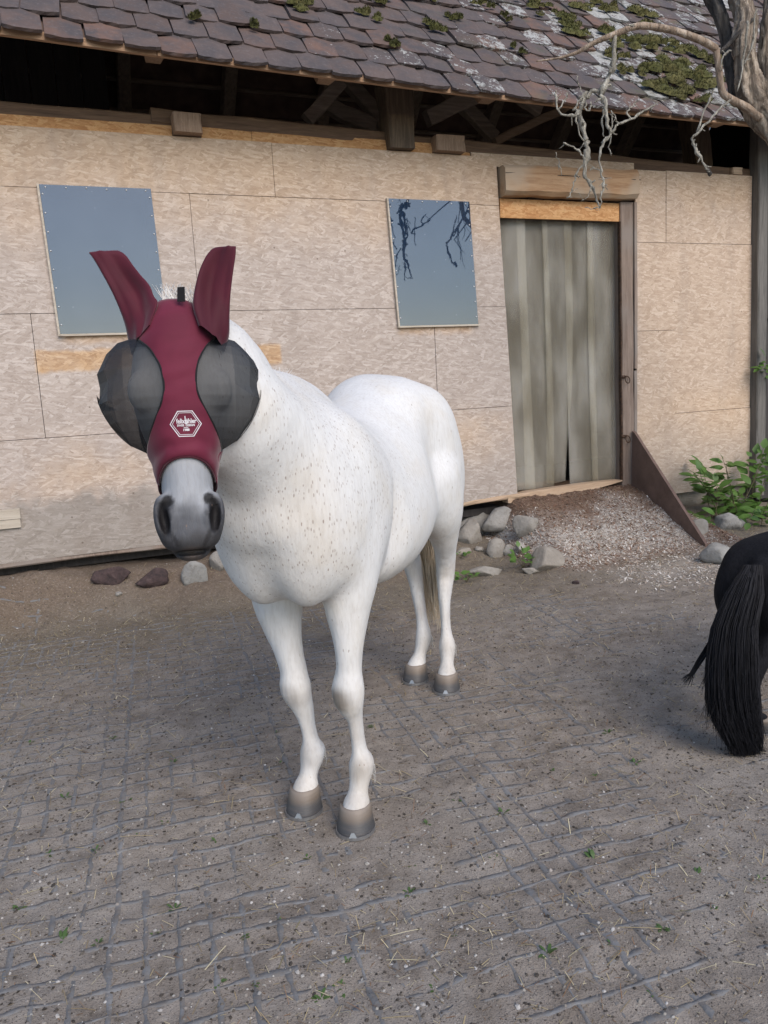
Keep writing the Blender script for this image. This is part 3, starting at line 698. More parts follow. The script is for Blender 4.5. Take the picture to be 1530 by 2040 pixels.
c = t.mix(t.math('MULTIPLY', z3[2], t.math('ADD', .35, t.math('MULTIPLY', n2, .5))), c, straw)
red = t.ramp(n3, [(.3, (.085, .05, .034)), (.7, (.20, .125, .088))])
c = t.mix(t.math('MULTIPLY', z3[0], .9), c, red)
palec = t.ramp(n3, [(.3, (.22, .195, .17)), (.65, (.48, .445, .41))])
c = t.mix(t.math('MULTIPLY', z3[1], t.step(n2, .25, .55)), c, palec)
c = t.mix(t.math('MULTIPLY', t.step(n3, .56, .70), .7), c, (.27, .245, .22)); c = t.mix(t.math('MULTIPLY', t.step(n4, .57, .68), .75), c, (.045, .037, .031))
M['soil'] = t.fin(c, .95, t.bump(t.math('ADD', t.math('MULTIPLY', n3, .7), t.math('MULTIPLY', n4, .35)), .8, .008), Specular_IOR_Level=.2)
Vall = V; me = bpy.data.meshes.new('ground'); Qall = np.vstack([Fq, np.array(of)])
go = tag(link('ground', fast_mesh('ground', Vall, Qall, M['soil'], True, zone)), 'trodden yard of grey-brown soil and fine gravel', 'ground', kind='structure')

# ------------------------------------------------------------------ plastic paddock grid half buried in the soil
t = NT('dusty grey plastic grid'); co = t.geo(); n1 = t.noise(co, 9, 4, .6); n2 = t.noise(co, 120, 3)
c = t.ramp(n1, [(.3, (.105, .106, .109)), (.7, (.19, .19, .192))]); c = t.mix(t.math('MULTIPLY', t.step(t.noise(co, 45, 4, .6), .42, .62), .8), c, (.135, .12, .107)); c = t.mix(t.math('MULTIPLY', t.step(n2, .5, .7), .5), c, (.19, .175, .16))
M['gridmat'] = t.fin(c, .8, t.bump(n2, .5, .004))
GA = math.radians(16); CELL = .0735; STEP = .016
gverts, gfaces = [], []; base = 0
for fam in (0, 1):
    d = np.array([math.cos(GA), math.sin(GA)]) if fam == 0 else np.array([-math.sin(GA), math.cos(GA)])
    pn = np.array([-d[1], d[0]])
    cen = np.array([.2, 2.3])
    for k in range(-44, 45):
        L = np.arange(-3.3, 3.3, STEP); lineR = random.Random(k * 2 + fam + 500)
        off = k * CELL; ph = lineR.uniform(0, 50)
        lat = off + .005 * vnoise(L * 5 + ph, L * 0 + k, seed=31) + .003 * vnoise(L * 24 + ph, L * 0, seed=33)
        P = cen[None] + L[:, None] * d[None] + lat[:, None] * pn[None]
        px = P[:, 0]; py = P[:, 1]
        keep = (py > 1.0) & (py < 4.3) & (np.abs(px) < .9 + py * .55)
        s_, o_ = barn_xy(px, py)
        strong = .0040 if (k % 7 == 0) else (.0018 if k % 7 in (1, 6) else 0.)
        strong += .002 if fam == 0 else 0
        cover = .0085 * fbm(px * 2.2, py * 2.2, o=3, seed=41) + .0065 * fbm(px * 9, py * 9, o=2, seed=43) - .0030 * sstep(2.4, 3.4, py) - .003 * sstep(.2, 1.1, px)
        top = np.clip(.0002 + .0012 * sstep(.3, -.6, px) * sstep(3.2, 2.2, py) + strong + cover + .0035 * vnoise(L * 40, L * 0 + ph, seed=45), -.012, .0012)
        hw = np.clip(.0062 + (.002 if k % 7 == 0 else 0) + .0045 * vnoise(L * 28, L * 0 + ph, seed=47) + .002 * vnoise(L * 62, L * 0 + ph, seed=48), .0015, .02)
        hz = hg(px, py)
        on = keep & (top > -.002)
        rows = []
        for q, (lo, hgt) in enumerate(((-1.15, -.004), (-.8, 1.), (.8, 1.), (1.15, -.004))):
            X = P + (hw * lo)[:, None] * pn[None]
            Z = hz + (top + .0012 * vnoise(X[:, 0] * 90, X[:, 1] * 90, seed=49) if hgt == 1. else -.006)
            rows.append(np.column_stack([X, Z]))
        vv = np.stack(rows, 1).reshape(-1, 3); nL = len(L)
        gverts.append(vv)
        i = np.where(on[:-1] & on[1:])[0]
        for q in range(3):
            a = base + i * 4 + q
            gfaces.append(np.column_stack([a, a + 4, a + 5, a + 1]))
        base += nL * 4
GV = np.vstack(gverts); GF = np.vstack(gfaces); used, inv = np.unique(GF, return_inverse=True)
tag(link('plastic_ground_grid', fast_mesh('plastic_ground_grid', GV[used], inv.reshape(-1, 4)[:, ::-1], M['gridmat'], True)), 'grey plastic paddock grid half buried in the yard soil', 'ground grid', kind='structure')

# ------------------------------------------------------------------ loose stuff on the ground
def colmat(name, rough=.85, spec=.3):
    t = NT(name); return t.fin(t.attr('Col'), rough, Specular_IOR_Level=spec)
M['straw'] = colmat('straw'); M['pebble'] = colmat('pebbles'); M['chips'] = colmat('wood chips')
rg = np.random.default_rng(4)
def sample(n, fn=None, margin=220, near=1.02, far=6.0):
    """points on the yard, even in the world, within sight of the camera and a step to its sides"""
    out = []
    while len(out) < n:
        x = rg.uniform(-3.2, 4.4, 6000); y = rg.uniform(near, far, 6000)
        s_, o = barn_xy(x, y); d = np.stack([x, y, hg(x, y)], 1) - CP; z = d @ CF; u_ = CX + FPX * (d @ CR) / z; v_ = CY - FPX * (d @ CU) / z
        k = (u_ > -margin) & (u_ < 1530 + margin) & (v_ < 2040 + 150) & (o > -.02)
        if fn is not None: k &= rg.random(6000) < fn(x, y, s_, o)
        out += list(zip(x[k], y[k]))
    return np.array(out[:n])
def stuff(name, P, shape_v, shape_f, size, stretch, tilt, cols, m, sink=.3, label=None, cat=None, jitter=.0):
    """scatter a small shape: size (n,), stretch (n,3), random turn and tilt"""
    n_ = len(P); sv = np.asarray(shape_v, float); k = len(sv)
    q = sv[None] * (size[:, None] * stretch)[:, None, :]
    if jitter: q = q * (1 + rg.uniform(-jitter, jitter, q.shape))
    a = rg.uniform(0, 2 * np.pi, n_); b = rg.normal(0, 1, n_) * tilt
    ca, sa, cb, sb = np.cos(a)[:, None], np.sin(a)[:, None], np.cos(b)[:, None], np.sin(b)[:, None]
    x, y, z = q[..., 0], q[..., 1], q[..., 2]
    x, z = x * cb - z * sb, x * sb + z * cb
    x, y = x * ca - y * sa, x * sa + y * ca
    zmin = z.min(1, keepdims=True); hgt = z.max(1, keepdims=True) - zmin
    gz = hg(P[:, 0], P[:, 1])[:, None]
    W = np.stack([x + P[:, :1], y + P[:, 1:2], z - zmin + gz - hgt * sink], -1).reshape(-1, 3)
    f = np.asarray(shape_f); Q = (f[None] + (np.arange(n_) * k)[:, None, None]).reshape(-1, f.shape[1])
    C = np.repeat(cols, k, 0)
    return tag(link(name, fast_mesh(name, W, Q, m, False, C)), label, cat, kind='stuff')
PEB_V = [(1, 0, 0), (.5, .87, .1), (-.5, .8, -.05), (-1, 0, .05), (-.5, -.87, 0), (.5, -.8, 0), (.1, .1, .75), (0, 0, -.6)]
PEB_F = [(i, (i + 1) % 6, 6) for i in range(6)] + [((i + 1) % 6, i, 7) for i in range(6)]
def mixc(n_, pal, var=.12):
    pal = np.array(pal); c = pal[rg.integers(0, len(pal), n_)]; return np.clip(c * (1 + rg.normal(0, var, (n_, 1))), .01, .9)
n_ = 6000; P = sample(n_, lambda x, y, s_, o: np.clip(.35 + .9 * fbm(x * 1.2, y * 1.2, seed=51), .08, 1) * sstep(5.2, 2.2, y))
sz = .0016 + .0045 * rg.random(n_) ** 4
stuff('pebbles', P, PEB_V, PEB_F, sz, rg.uniform(.7, 1.2, (n_, 3)), .4, mixc(n_, [(.30, .285, .265), (.38, .36, .34), (.24, .215, .195), (.19, .17, .155), (.27, .25, .22)]), M['pebble'], .35, 'small pale pebbles strewn over the yard soil', 'pebbles', .2)
n_ = 34000; P = sample(n_, lambda x, y, s_, o: sstep(5.4, 2.0, y) * .9 + .1)
sz = .0016 + .0045 * rg.random(n_) ** 3
stuff('soil_crumbs', P, PEB_V, PEB_F, sz, rg.uniform(.6, 1.2, (n_, 3)), .4, mixc(n_, [(.10, .085, .07), (.14, .12, .10), (.06, .05, .042), (.20, .178, .155), (.045, .038, .032)]), M['pebble'], .4, 'loose crumbs of brown soil on the yard', 'soil crumbs', .25)
STRAW_V = [(-1, -.5, 0), (-1, .5, 0), (-.3, .5, .12), (-.3, -.5, .12), (.35, -.4, .10), (.35, .6, .10), (1, .4, -.05), (1, -.6, -.05)]
STRAW_F = [(0, 3, 2, 1), (3, 4, 5, 2), (4, 7, 6, 5)]
def straws(name, n_, ln, wd_, fn, pal, label, cat, tilt=.10):
    P = sample(n_, fn); L = ln[0] + (ln[1] - ln[0]) * rg.random(n_) ** 2.2
    st = np.stack([np.ones(n_), wd_ / L * rg.uniform(.7, 1.3, n_), rg.uniform(.1, .9, n_) * .5], 1)
    stuff(name, P, STRAW_V, STRAW_F, L, st, tilt, mixc(n_, pal, .2), M['straw'], .12, label, cat)
SPAL = [(.36, .285, .16), (.42, .35, .215), (.28, .21, .115), (.22, .165, .09), (.46, .40, .27)]
straws('straw_chaff', 15000, (.005, .03), .0014, lambda x, y, s_, o: np.clip(sstep(2.7, .2, o + .6 * fbm(x, y, seed=61)) * .9 + .05, 0, 1), SPAL + [(.13, .10, .06), (.17, .145, .06)], 'short chaff and hay bits trodden into the yard soil', 'chaff', .2)
straws('hay_bits', 16000, (.004, .022), .0013, lambda x, y, s_, o: .3 + .6 * (fbm(x * 1.5, y * 1.5, seed=63) > .05), SPAL + [(.19, .105, .055), (.15, .10, .06)], 'fine hay and dry leaf bits over the yard', 'hay bits', .25)
straws('straw_stalks', 700, (.02, .065), .0021, lambda x, y, s_, o: .35 + .5 * sstep(3.2, 1.0, o), SPAL[:2] + [(.50, .44, .29)], 'pale straw stalks scattered across the yard', 'straw', .06)
CH_V = [(-1, -.5, -.1), (1, -.55, -.1), (1, .5, -.1), (-1, .45, -.1), (-.9, -.5, .1), (1, -.5, .12), (.95, .5, .1), (-1, .5, .1)]
CH_F = [(0, 3, 2, 1), (4, 5, 6, 7), (0, 1, 5, 4), (1, 2, 6, 5), (2, 3, 7, 6), (3, 0, 4, 7)]
def inpale(x, y, s_, o):
    m = mound_h(s_, o); w = fbm(x * 3, y * 3, seed=21)
    return np.clip(sstep(.01, .07, m) * sstep(.33, .16, m + .12 * w) * sstep(4.75, 4.2, s_ + w * .3) + .35 * sstep(.5, .0, np.abs(o - 1.2)) * sstep(3.1, 3.6, s_) * sstep(5.3, 4.6, s_), 0, 1)
n_ = 11000; P = sample(n_, inpale); sz = .004 + .008 * rg.random(n_) ** 2
stuff('pale_wood_chips', P, CH_V, CH_F, sz, np.stack([np.ones(n_), rg.uniform(.35, .8, n_), rg.uniform(.5, 1.5, n_)], 1), .35, mixc(n_, [(.54, .50, .45), (.44, .40, .36), (.60, .57, .53), (.30, .25, .21), (.38, .30, .24)]), M['chips'], .2, 'pale grey wood chips spilling down from the door', 'wood chips', .15)
n_ = 6000; P = sample(n_, lambda x, y, s_, o: sstep(.01, .06, mound_h(s_, o))); sz = .004 + .010 * rg.random(n_) ** 2
stuff('brown_wood_chips', P, CH_V, CH_F, sz, np.stack([np.ones(n_), rg.uniform(.3, .7, n_), rg.uniform(.5, 1.5, n_)], 1), .35, mixc(n_, [(.17, .095, .062), (.23, .14, .095), (.12, .072, .05), (.30, .215, .16)]), M['chips'], .2, 'reddish brown wood chips heaped below the door', 'wood chips', .15)
# ------------------------------------------------------------------ stones lying along the wall
def stone(px, py, wpx, hpx, label, seed, depth=.8, facets=14, m='stone', tilt=0., name='stone', flat=None):
    q = ground_hit(px, py); dist = (q - CP) @ CF; k = dist / FPX
    rx = wpx * k / 2; rz = hpx * k / 2 * 1.05; ry = rx * depth if flat is None else flat
    me = stone_mesh(rx * 1.12, ry * 1.12, rz * 1.15, seed, facets); me.materials.append(M[m])
    o = link(name, me); cx_, cy_ = q[0] - WN[0] * ry * .25, q[1] - WN[1] * ry * .25; o.location = (cx_, cy_, max(q[2], float(hg(cx_, cy_)) - rz * .35) + rz * .45); o.rotation_euler = (0, tilt, TH + rnd.uniform(-.15, .15))
    return tag(o, label, 'stone', 'stones along the barn wall')
stone(392, 1158, 52, 52, 'pale grey stone standing on end below the muzzle of the white pony', 1, .6, tilt=.25)
stone(440, 1134, 44, 44, 'grey stone half hidden behind the chest of the white pony', 2)
stone(222, 1160, 85, 40, 'dark red rough stone slab lying under the chipboard wall', 3, .5, m='redstone')
stone(305, 1168, 75, 46, 'larger dark red stone slab beside its smaller twin under the wall', 4, .5, m='redstone', tilt=-.1)
stone(238, 1186, 18, 9, 'small flat grey pebble in front of the red slabs', 5)
stone(940, 1082, 62, 66, 'rounded grey stone with a flat face left under the wall corner', 6)
stone(925, 1030, 46, 44, 'tan rounded stone tucked under the batten of the wall', 27, .6)
stone(998, 1050, 88, 50, 'dark grey rough stone under the threshold batten', 7, .5)
stone(1052, 1062, 66, 56, 'large pale chalky stone at the side of the wood chip heap', 8, .6)
stone(925, 1102, 40, 18, 'thin pale stone at the foot of the rounded grey stone', 9)
stone(988, 1108, 40, 44, 'knobbly bleached stone standing among the stones by the wall', 10, .5, facets=5, tilt=.5)
stone(1014, 1102, 26, 24, 'small pale stone beside the bleached knobbly stone', 11)
stone(1040, 1098, 32, 22, 'small rounded stone touching the big grey boulder', 12)
stone(1092, 1132, 74, 52, 'big smooth light grey boulder beside a leafy weed', 13, .75, facets=4, tilt=.2)
stone(972, 1146, 80, 26, 'flat grey slate slab lying on the yard', 14, .45, tilt=.12)
stone(1062, 1142, 46, 16, 'thin flat stone lying under the leafy weed', 15, .6, tilt=.15)
stone(1148, 1164, 18, 10, 'small brown stone on the pale wood chips', 16, m='redstone')
stone(1432, 1122, 66, 50, 'pale stone at the lower end of the brown board', 17, .8, tilt=.35)
stone(1395, 1062, 40, 44, 'grey stone among the green leaves under the wall', 18)
stone(1455, 1052, 70, 40, 'dark stone under the leaves at the barn corner', 19)
stone(958, 1098, 20, 16, 'little grey stone wedged between larger stones', 20)
# brown board holding the side of the heap
a = from_barn(4.36, -.03, .78); b = ground_hit(1408, 1090); b2 = b + np.array([0, 0, -.10])
nrm = np.cross(b - a, [0, 0, 1.]); nrm /= np.linalg.norm(nrm); th_ = nrm * .011
low0 = from_barn(4.345, -.03, .10)
prof = [a, a + (b - a) * .04 + np.array([0, 0, .012]), a + (b - a) * .55 + np.array([0, 0, .015]), b + np.array([0, 0, .02]), b2, low0]
mb = MB(); mb.add([q + th_ for q in prof] + [q - th_ for q in prof], [tuple(range(6)), tuple(range(11, 5, -1))] + [(i, i + 6, (i + 1) % 6 + 6, (i + 1) % 6) for i in range(6)])
t = NT('brown faced plywood'); co = t.geo(); n1 = t.noise(co, 6, 5, .65); n2 = t.noise(co, 50, 3)
c = t.ramp(n1, [(.3, (.10, .062, .047)), (.6, (.165, .105, .082)), (.8, (.23, .18, .155))]); c = t.mix(t.math('MULTIPLY', t.step(n2, .55, .7), .4), c, (.07, .045, .035)); M['ply'] = t.fin(c, .7, t.bump(n2, .3, .004))
tag(mb.build('side_board', M['ply']), 'brown pointed plywood board sloping down from the door jamb', 'board')
# ------------------------------------------------------------------ white pony: signed-distance body, surface nets
HO = np.array([-.023, 2.53, 0.]); HA = np.array([-.344, -.939, 0]); HA /= np.linalg.norm(HA); HLF = np.array([-HA[1], HA[0], 0])
HRZ = math.atan2(HA[1], HA[0])
def to_horse(P): d = np.asarray(P, float) - HO; return np.array([d @ HA, d @ HLF, d[2]])
def smooth_tab(xs, ys, n=400):
    """monotone-ish cubic resampling of a table"""
    xs = np.asarray(xs, float); ys = np.asarray(ys, float); q = np.linspace(xs[0], xs[-1], n)
    m = np.gradient(ys, xs); i = np.clip(np.searchsorted(xs, q, side='right') - 1, 0, len(xs) - 2); h = xs[i + 1] - xs[i]; t_ = (q - xs[i]) / h
    r = (2*t_**3-3*t_**2+1)*ys[i] + (t_**3-2*t_**2+t_)*h*m[i] + (-2*t_**3+3*t_**2)*ys[i+1] + (t_**3-t_**2)*h*m[i+1]
    return lambda v: np.interp(v, q, r)
class Field:
    def __init__(s, lo, hi, h):
        s.lo = np.array(lo, float); s.h = h; s.n = np.ceil((np.array(hi) - s.lo) / h).astype(int) + 1
        s.F = np.full(s.n, 1.0, np.float32)
    def box(s, lo, hi):
        a = np.clip(np.floor((np.array(lo) - s.lo) / s.h).astype(int), 0, s.n - 1); b = np.clip(np.ceil((np.array(hi) - s.lo) / s.h).astype(int) + 1, 1, s.n)
        sl = tuple(slice(int(p_), int(q)) for p_, q in zip(a, b))
        ax = [s.lo[i] + s.h * np.arange(a[i], b[i]) for i in range(3)]
        return sl, np.meshgrid(*ax, indexing='ij')
    def union(s, sl, d, k):
        a = s.F[sl]; d = d.astype(np.float32); hh = np.clip(k - np.abs(a - d), 0, None) / k
        s.F[sl] = np.minimum(a, d) - hh * hh * k * .25
    def cut(s, sl, d, k):
        a = s.F[sl]; d = -d.astype(np.float32); hh = np.clip(k - np.abs(a - d), 0, None) / k
        s.F[sl] = np.maximum(a, d) + hh * hh * k * .25
    def ell(s, c, r, k=.04, R=None, cut=False):
        c = np.array(c, float); r = np.array(r, float); m = max(r) + k + .02
        sl, (X, Y, Z) = s.box(c - m, c + m); p_ = [X - c[0], Y - c[1], Z - c[2]]
        if R is not None: p_ = [R[i][0] * p_[0] + R[i][1] * p_[1] + R[i][2] * p_[2] for i in range(3)]
        q = np.sqrt(sum((a / b) ** 2 for a, b in zip(p_, r))); g = np.sqrt(sum((a / b ** 2) ** 2 for a, b in zip(p_, r))) + 1e-6
        d = q * (q - 1) / g
        (s.cut if cut else s.union)(sl, d, k)
    def chain(s, nodes, k=.02, kin=.015):
        """nodes (x,y,z, half width across, half depth along x): tapering limb with elliptic sections"""
        nodes = np.array(nodes, float)
        if len(nodes) > 3:
            u_ = np.concatenate([[0], np.cumsum(np.linalg.norm(np.diff(nodes[:, :3], axis=0), axis=1))]); q_ = np.linspace(0, u_[-1], 3 * len(nodes))
            nodes = np.stack([smooth_tab(u_, nodes[:, i], 600)(q_) for i in range(5)], 1)
        m = nodes[:, 3:].max() + max(k, kin) + .03
        sl, (X, Y, Z) = s.box(nodes[:, :3].min(0) - m, nodes[:, :3].max(0) + m)
        D = None
        for a, b in zip(nodes[:-1], nodes[1:]):
            ab = b[:3] - a[:3]; L2 = ab @ ab
            t_ = np.clip(((X - a[0]) * ab[0] + (Y - a[1]) * ab[1] + (Z - a[2]) * ab[2]) / L2, 0, 1)
            w = a[3] + (b[3] - a[3]) * t_; dd = a[4] + (b[4] - a[4]) * t_; mn = np.minimum(w, dd)
            qx, qy, qz = X - a[0] - ab[0] * t_, Y - a[1] - ab[1] * t_, Z - a[2] - ab[2] * t_
            d = (np.sqrt((qx / dd) ** 2 + (qy / w) ** 2 + (qz / mn) ** 2) - 1) * mn
            if D is None: D = d
            else:
                hh = np.clip(kin - np.abs(D - d), 0, None) / kin; D = np.minimum(D, d) - hh * hh * kin * .25
        s.union(sl, D, k)
    def mesh(s):
        F = s.F; ins = F < 0; nx_, ny_, nz_ = F.shape
        cnt = np.zeros((nx_ - 1, ny_ - 1, nz_ - 1), np.int8)
        for a in (0, 1):
            for b in (0, 1):
                for c in (0, 1): cnt += ins[a:nx_ - 1 + a, b:ny_ - 1 + b, c:nz_ - 1 + c]
        act = (cnt > 0) & (cnt < 8); ijk = np.argwhere(act); idx = np.full(act.shape, -1, np.int64); idx[act] = np.arange(len(ijk))
        S = np.zeros((len(ijk), 3)); Nn = np.zeros(len(ijk)); cor = [(a, b, c) for a in (0, 1) for b in (0, 1) for c in (0, 1)]
        val = {c: F[ijk[:, 0] + c[0], ijk[:, 1] + c[1], ijk[:, 2] + c[2]].astype(float) for c in cor}
        for a in cor:
            for ax in range(3):
                if a[ax]: continue
                b = list(a); b[ax] = 1; b = tuple(b); va, vb = val[a], val[b]; k = (va < 0) != (vb < 0); t_ = np.where(k, va / np.where(k, va - vb, 1), 0)
                p_ = np.tile(np.array(a, float), (len(ijk), 1)); p_[:, ax] = t_; S[k] += p_[k]; Nn[k] += 1
        V = s.lo + s.h * (ijk + S / Nn[:, None]); Q = []
        for ax in range(3):
            o1, o2 = [i for i in range(3) if i != ax]
            sh = [nx_, ny_, nz_]; A = ins[tuple(slice(0, -1) if i == ax else slice(None) for i in range(3))]; B = ins[tuple(slice(1, None) if i == ax else slice(None) for i in range(3))]
            e_ = np.argwhere(A != B); ok = (e_[:, o1] > 0) & (e_[:, o2] > 0) & (e_[:, o1] < sh[o1] - 1) & (e_[:, o2] < sh[o2] - 1); e_ = e_[ok]
            fl = A[tuple(e_.T)]
            def g(d1, d2):
                q = e_.copy(); q[:, o1] -= d1; q[:, o2] -= d2; return idx[tuple(q.T)]
            quad = np.stack([g(1, 1), g(0, 1), g(0, 0), g(1, 0)], 1)
            flip = fl if ax != 1 else ~fl
            quad[~flip] = quad[~flip][:, ::-1]; Q.append(quad)
        return V, np.vstack(Q)
def relax(V, Q, it=3, lam=.5):
    E_ = np.vstack([Q[:, [0, 1]], Q[:, [1, 2]], Q[:, [2, 3]], Q[:, [3, 0]]])
    deg = np.bincount(E_.ravel(), minlength=len(V)).astype(float)[:, None]
    for i in range(it):
        for l_ in (lam, -lam * 1.03):
            A = np.zeros_like(V)
            for c in range(3):
                A[:, c] = np.bincount(E_[:, 0], V[E_[:, 1], c], len(V)) + np.bincount(E_[:, 1], V[E_[:, 0], c], len(V))
            V = V + l_ * (A / deg - V)
    return V
# --- head frame (in horse coordinates): T runs down the face, X to the pony's left, N out of the face
POLL = to_horse(atY(346, 588, 1.665)); LIP = to_horse(atY(383, 1098, 1.565))
HT = LIP - POLL; HLEN = np.linalg.norm(HT); HT /= HLEN
_cw = np.array([CP[0], CP[1], 0]) - (HO + HA * POLL[0] + HLF * POLL[1]); _cl = np.array([_cw @ HA, _cw @ HLF, 0])
HN = _cl - HT * (_cl @ HT); HN /= np.linalg.norm(HN); HX = np.cross(HN, -HT); HX /= np.linalg.norm(HX)
if HX[1] < 0: HX = -HX
HC = POLL - HN * .045
def head_pt(t_, x, n_): return HC + HT * t_ + HX * x + HN * n_
HT_T = [-.012, .015, .04, .08, .14, .20, .26, .32, .37, .42, .46, .50, .525, .545]
hw_t = smooth_tab(HT_T, [.015, .040, .060, .085, .102, .104, .090, .069, .057, .053, .060, .056, .042, .012])
hf_t = smooth_tab(HT_T, [.0, .028, .044, .056, .062, .062, .056, .049, .044, .042, .042, .036, .022, -.01])
hb_t = smooth_tab(HT_T, [-.05, -.09, -.13, -.175, -.205, -.215, -.20, -.165, -.13, -.105, -.09, -.08, -.066, -.035])
def build_pony_field():
    h = .0058; f_ = Field((-.80, -.34, .035), (1.16, .33, 1.50), h)
    # trunk, lofted along x, leaning a little to its right
    tx = [-.69, -.665, -.62, -.53, -.42, -.28, -.12, .04, .19, .32, .42, .52, .60, .655, .69]
    top = smooth_tab(tx, [.93, 1.03, 1.115, 1.195, 1.232, 1.238, 1.19, 1.135, 1.135, 1.18, 1.205, 1.165, 1.09, .99, .90])
    bot = smooth_tab(tx, [.90, .80, .74, .69, .665, .64, .61, .592, .595, .62, .665, .715, .765, .81, .875])
    wid = smooth_tab(tx, [.01, .075, .135, .18, .20, .212, .232, .243, .238, .212, .19, .168, .14, .09, .02])
    sl, (X, Y, Z) = f_.box((-.74, -.34, .52), (.74, .33, 1.30))
    T_, B_, W_ = top(X), bot(X), wid(X); c = (T_ + B_) / 2; hd = np.maximum((T_ - B_) / 2, .01)
    zz = (Z - c) / hd; yc = -.035 - .075 * (Z - .6) / .64 * 1.15
    Wz = W_ * (1 - .10 * zz - (.20 * sstep(.05, .35, X) * sstep(.72, .5, X)) * np.clip(zz, 0, 1) ** 1.5)
    q = (np.abs((Y - yc) / np.maximum(Wz, .008)) ** 2.15 + np.abs(zz) ** 2.15) ** (1 / 2.15)
    d = (q - 1) * np.minimum(np.maximum(Wz, .008), hd) * .85
    ends = np.maximum(X - .69, -.69 - X); d = np.maximum(d, ends)
    f_.union(sl, d, .03)
    # haunches, croup, shoulders, chest
    for sgn in (1, -1):
        f_.ell((-.47, sgn * .105 - .055, .945), (.19, .112, .23), .045)
        f_.ell((-.55, sgn * .095 - .04, .82), (.13, .092, .19), .07)
        f_.ell((-.38, sgn * .085 - .09, 1.10), (.17, .085, .10), .12)
        f_.ell((.40, sgn * .120 - .06, .90), (.13, .085, .21), .06)
        f_.ell((.49, sgn * .125 - .045, .81), (.08, .06, .11), .05)
        f_.ell((-.26, sgn * .315 - .07, .98), (.10, .09, .16), .10, cut=True)
        f_.ell((.265, sgn * .285 - .05, .80), (.030, .105, .20), .05, cut=True)
        f_.ell((.53, sgn * .095 - .05, .84), (.095, .080, .13), .06)
        f_.ell((.58, sgn * .062 - .05, .755), (.072, .055, .10), .045)
    f_.ell((.38, -.11, 1.165), (.15, .038, .055), .08)                 # withers
    f_.ell((.50, -.05, .725), (.09, .07, .065), .05)
    f_.ell((.70, -.05, .78), (.05, .014, .10), .06, cut=True)          # groove between the breast muscles
    # neck
    f_.chain([(.36, -.075, .94, .185, .23), (.50, -.065, 1.0, .172, .215), (.63, -.055, 1.075, .145, .185), (.75, -.045, 1.17, .11, .14), (POLL[0] - .15, POLL[1] - .004, POLL[2] - .125, .080, .105)], .14, .012)
    f_.ell((.59, -.05, .93), (.10, .115, .17), .12)
    for sgn in (1, -1): f_.ell((.565, sgn * .085 - .05, .82), (.07, .06, .11), .10)
    f_.chain([(.30, -.11, 1.15, .03, .05), (.48, -.105, 1.185, .03, .05), (.62, -.09, 1.235, .028, .045), (.76, -.068, 1.29, .027, .04), (POLL[0] - .10, POLL[1] - .01, POLL[2] - .062, .026, .03)], .09, .012)
    # legs
    FLg = [(.38, .075, .86, .08, .11), (.425, .078, .77, .085, .105), (.45, .074, .69, .078, .088), (.462, .072, .615, .060, .07), (.474, .075, .53, .041, .052), (.485, .073, .44, .034, .042), (.494, .071, .390, .045, .046), (.492, .072, .356, .040, .042), (.482, .078, .318, .024, .032), (.478, .083, .25, .0172, .027), (.478, .087, .20, .020, .030), (.482, .091, .165, .034, .038), (.494, .090, .132, .028, .032), (.508, .088, .098, .0255, .028), (.522, .087, .066, .037, .040), (.528, .0865, .05, .043, .046)]
    FRg = [(.36, -.155, .87, .075, .11), (.39, -.158, .77, .076, .10), (.405, -.163, .69, .080, .088), (.42, -.164, .62, .075, .07), (.43, -.152, .545, .056, .055), (.436, -.134, .47, .039, .044), (.441, -.120, .41, .036, .042), (.448, -.113, .362, .0435, .046), (.442, -.106, .325, .034, .040), (.434, -.098, .285, .025, .032), (.43, -.091, .235, .018, .027), (.43, -.086, .19, .023, .030), (.432, -.083, .158, .035, .038), (.444, -.087, .122, .027, .031), (.456, -.091, .094, .0255, .028), (.468, -.094, .064, .037, .040), (.474, -.095, .05, .042, .046)]
    HLg = [(-.40, .075, .86, .105, .16), (-.44, .085, .74, .088, .12), (-.50, .083, .64, .057, .082), (-.555, .071, .56, .042, .06), (-.598, .058, .49, .036, .056), (-.606, .053, .45, .0345, .05), (-.592, .053, .40, .029, .042), (-.576, .053, .33, .0215, .033), (-.566, .056, .26, .0185, .029), (-.557, .060, .20, .022, .031), (-.548, .063, .163, .0315, .037), (-.532, .066, .125, .027, .031), (-.514, .069, .095, .0255, .028), (-.496, .072, .064, .037, .040), (-.488, .073, .05, .042, .045)]
    HRg = [(-.44, -.14, .86, .10, .16), (-.50, -.135, .73, .085, .115), (-.565, -.125, .62, .062, .082), (-.635, -.117, .53, .046, .062), (-.68, -.110, .465, .038, .056), (-.686, -.103, .42, .034, .048), (-.67, -.092, .365, .028, .040), (-.655, -.078, .29, .0235, .033), (-.643, -.068, .22, .0235, .030), (-.630, -.062, .165, .032, .037), (-.612, -.066, .125, .027, .031), (-.594, -.071, .095, .0255, .028), (-.574, -.077, .064, .037, .040), (-.565, -.08, .05, .042, .045)]
    for L in (FLg, FRg, HLg, HRg): f_.chain(L, .032, .004)
    for (x, y, z_) in ((-.635, .055, .505), (-.722, -.113, .475)): f_.ell((x, y, z_), (.022, .016, .04), .03)
    for (x, y, z_) in ((.447, .09, .16), (.397, -.084, .153), (-.583, .062, .158), (-.665, -.062, .16)): f_.ell((x, y, z_), (.02, .02, .026), .02)
    # tail dock
    f_.chain([(-.63, -.09, 1.10, .035, .035), (-.69, -.085, 1.04, .028, .028), (-.715, -.08, .96, .02, .02)], .04)
    # head, lofted along the face
    cen = HC + HT * .26; sl, (X, Y, Z) = f_.box(cen - .36, cen + .36)
    dx, dy, dz = X - HC[0], Y - HC[1], Z - HC[2]
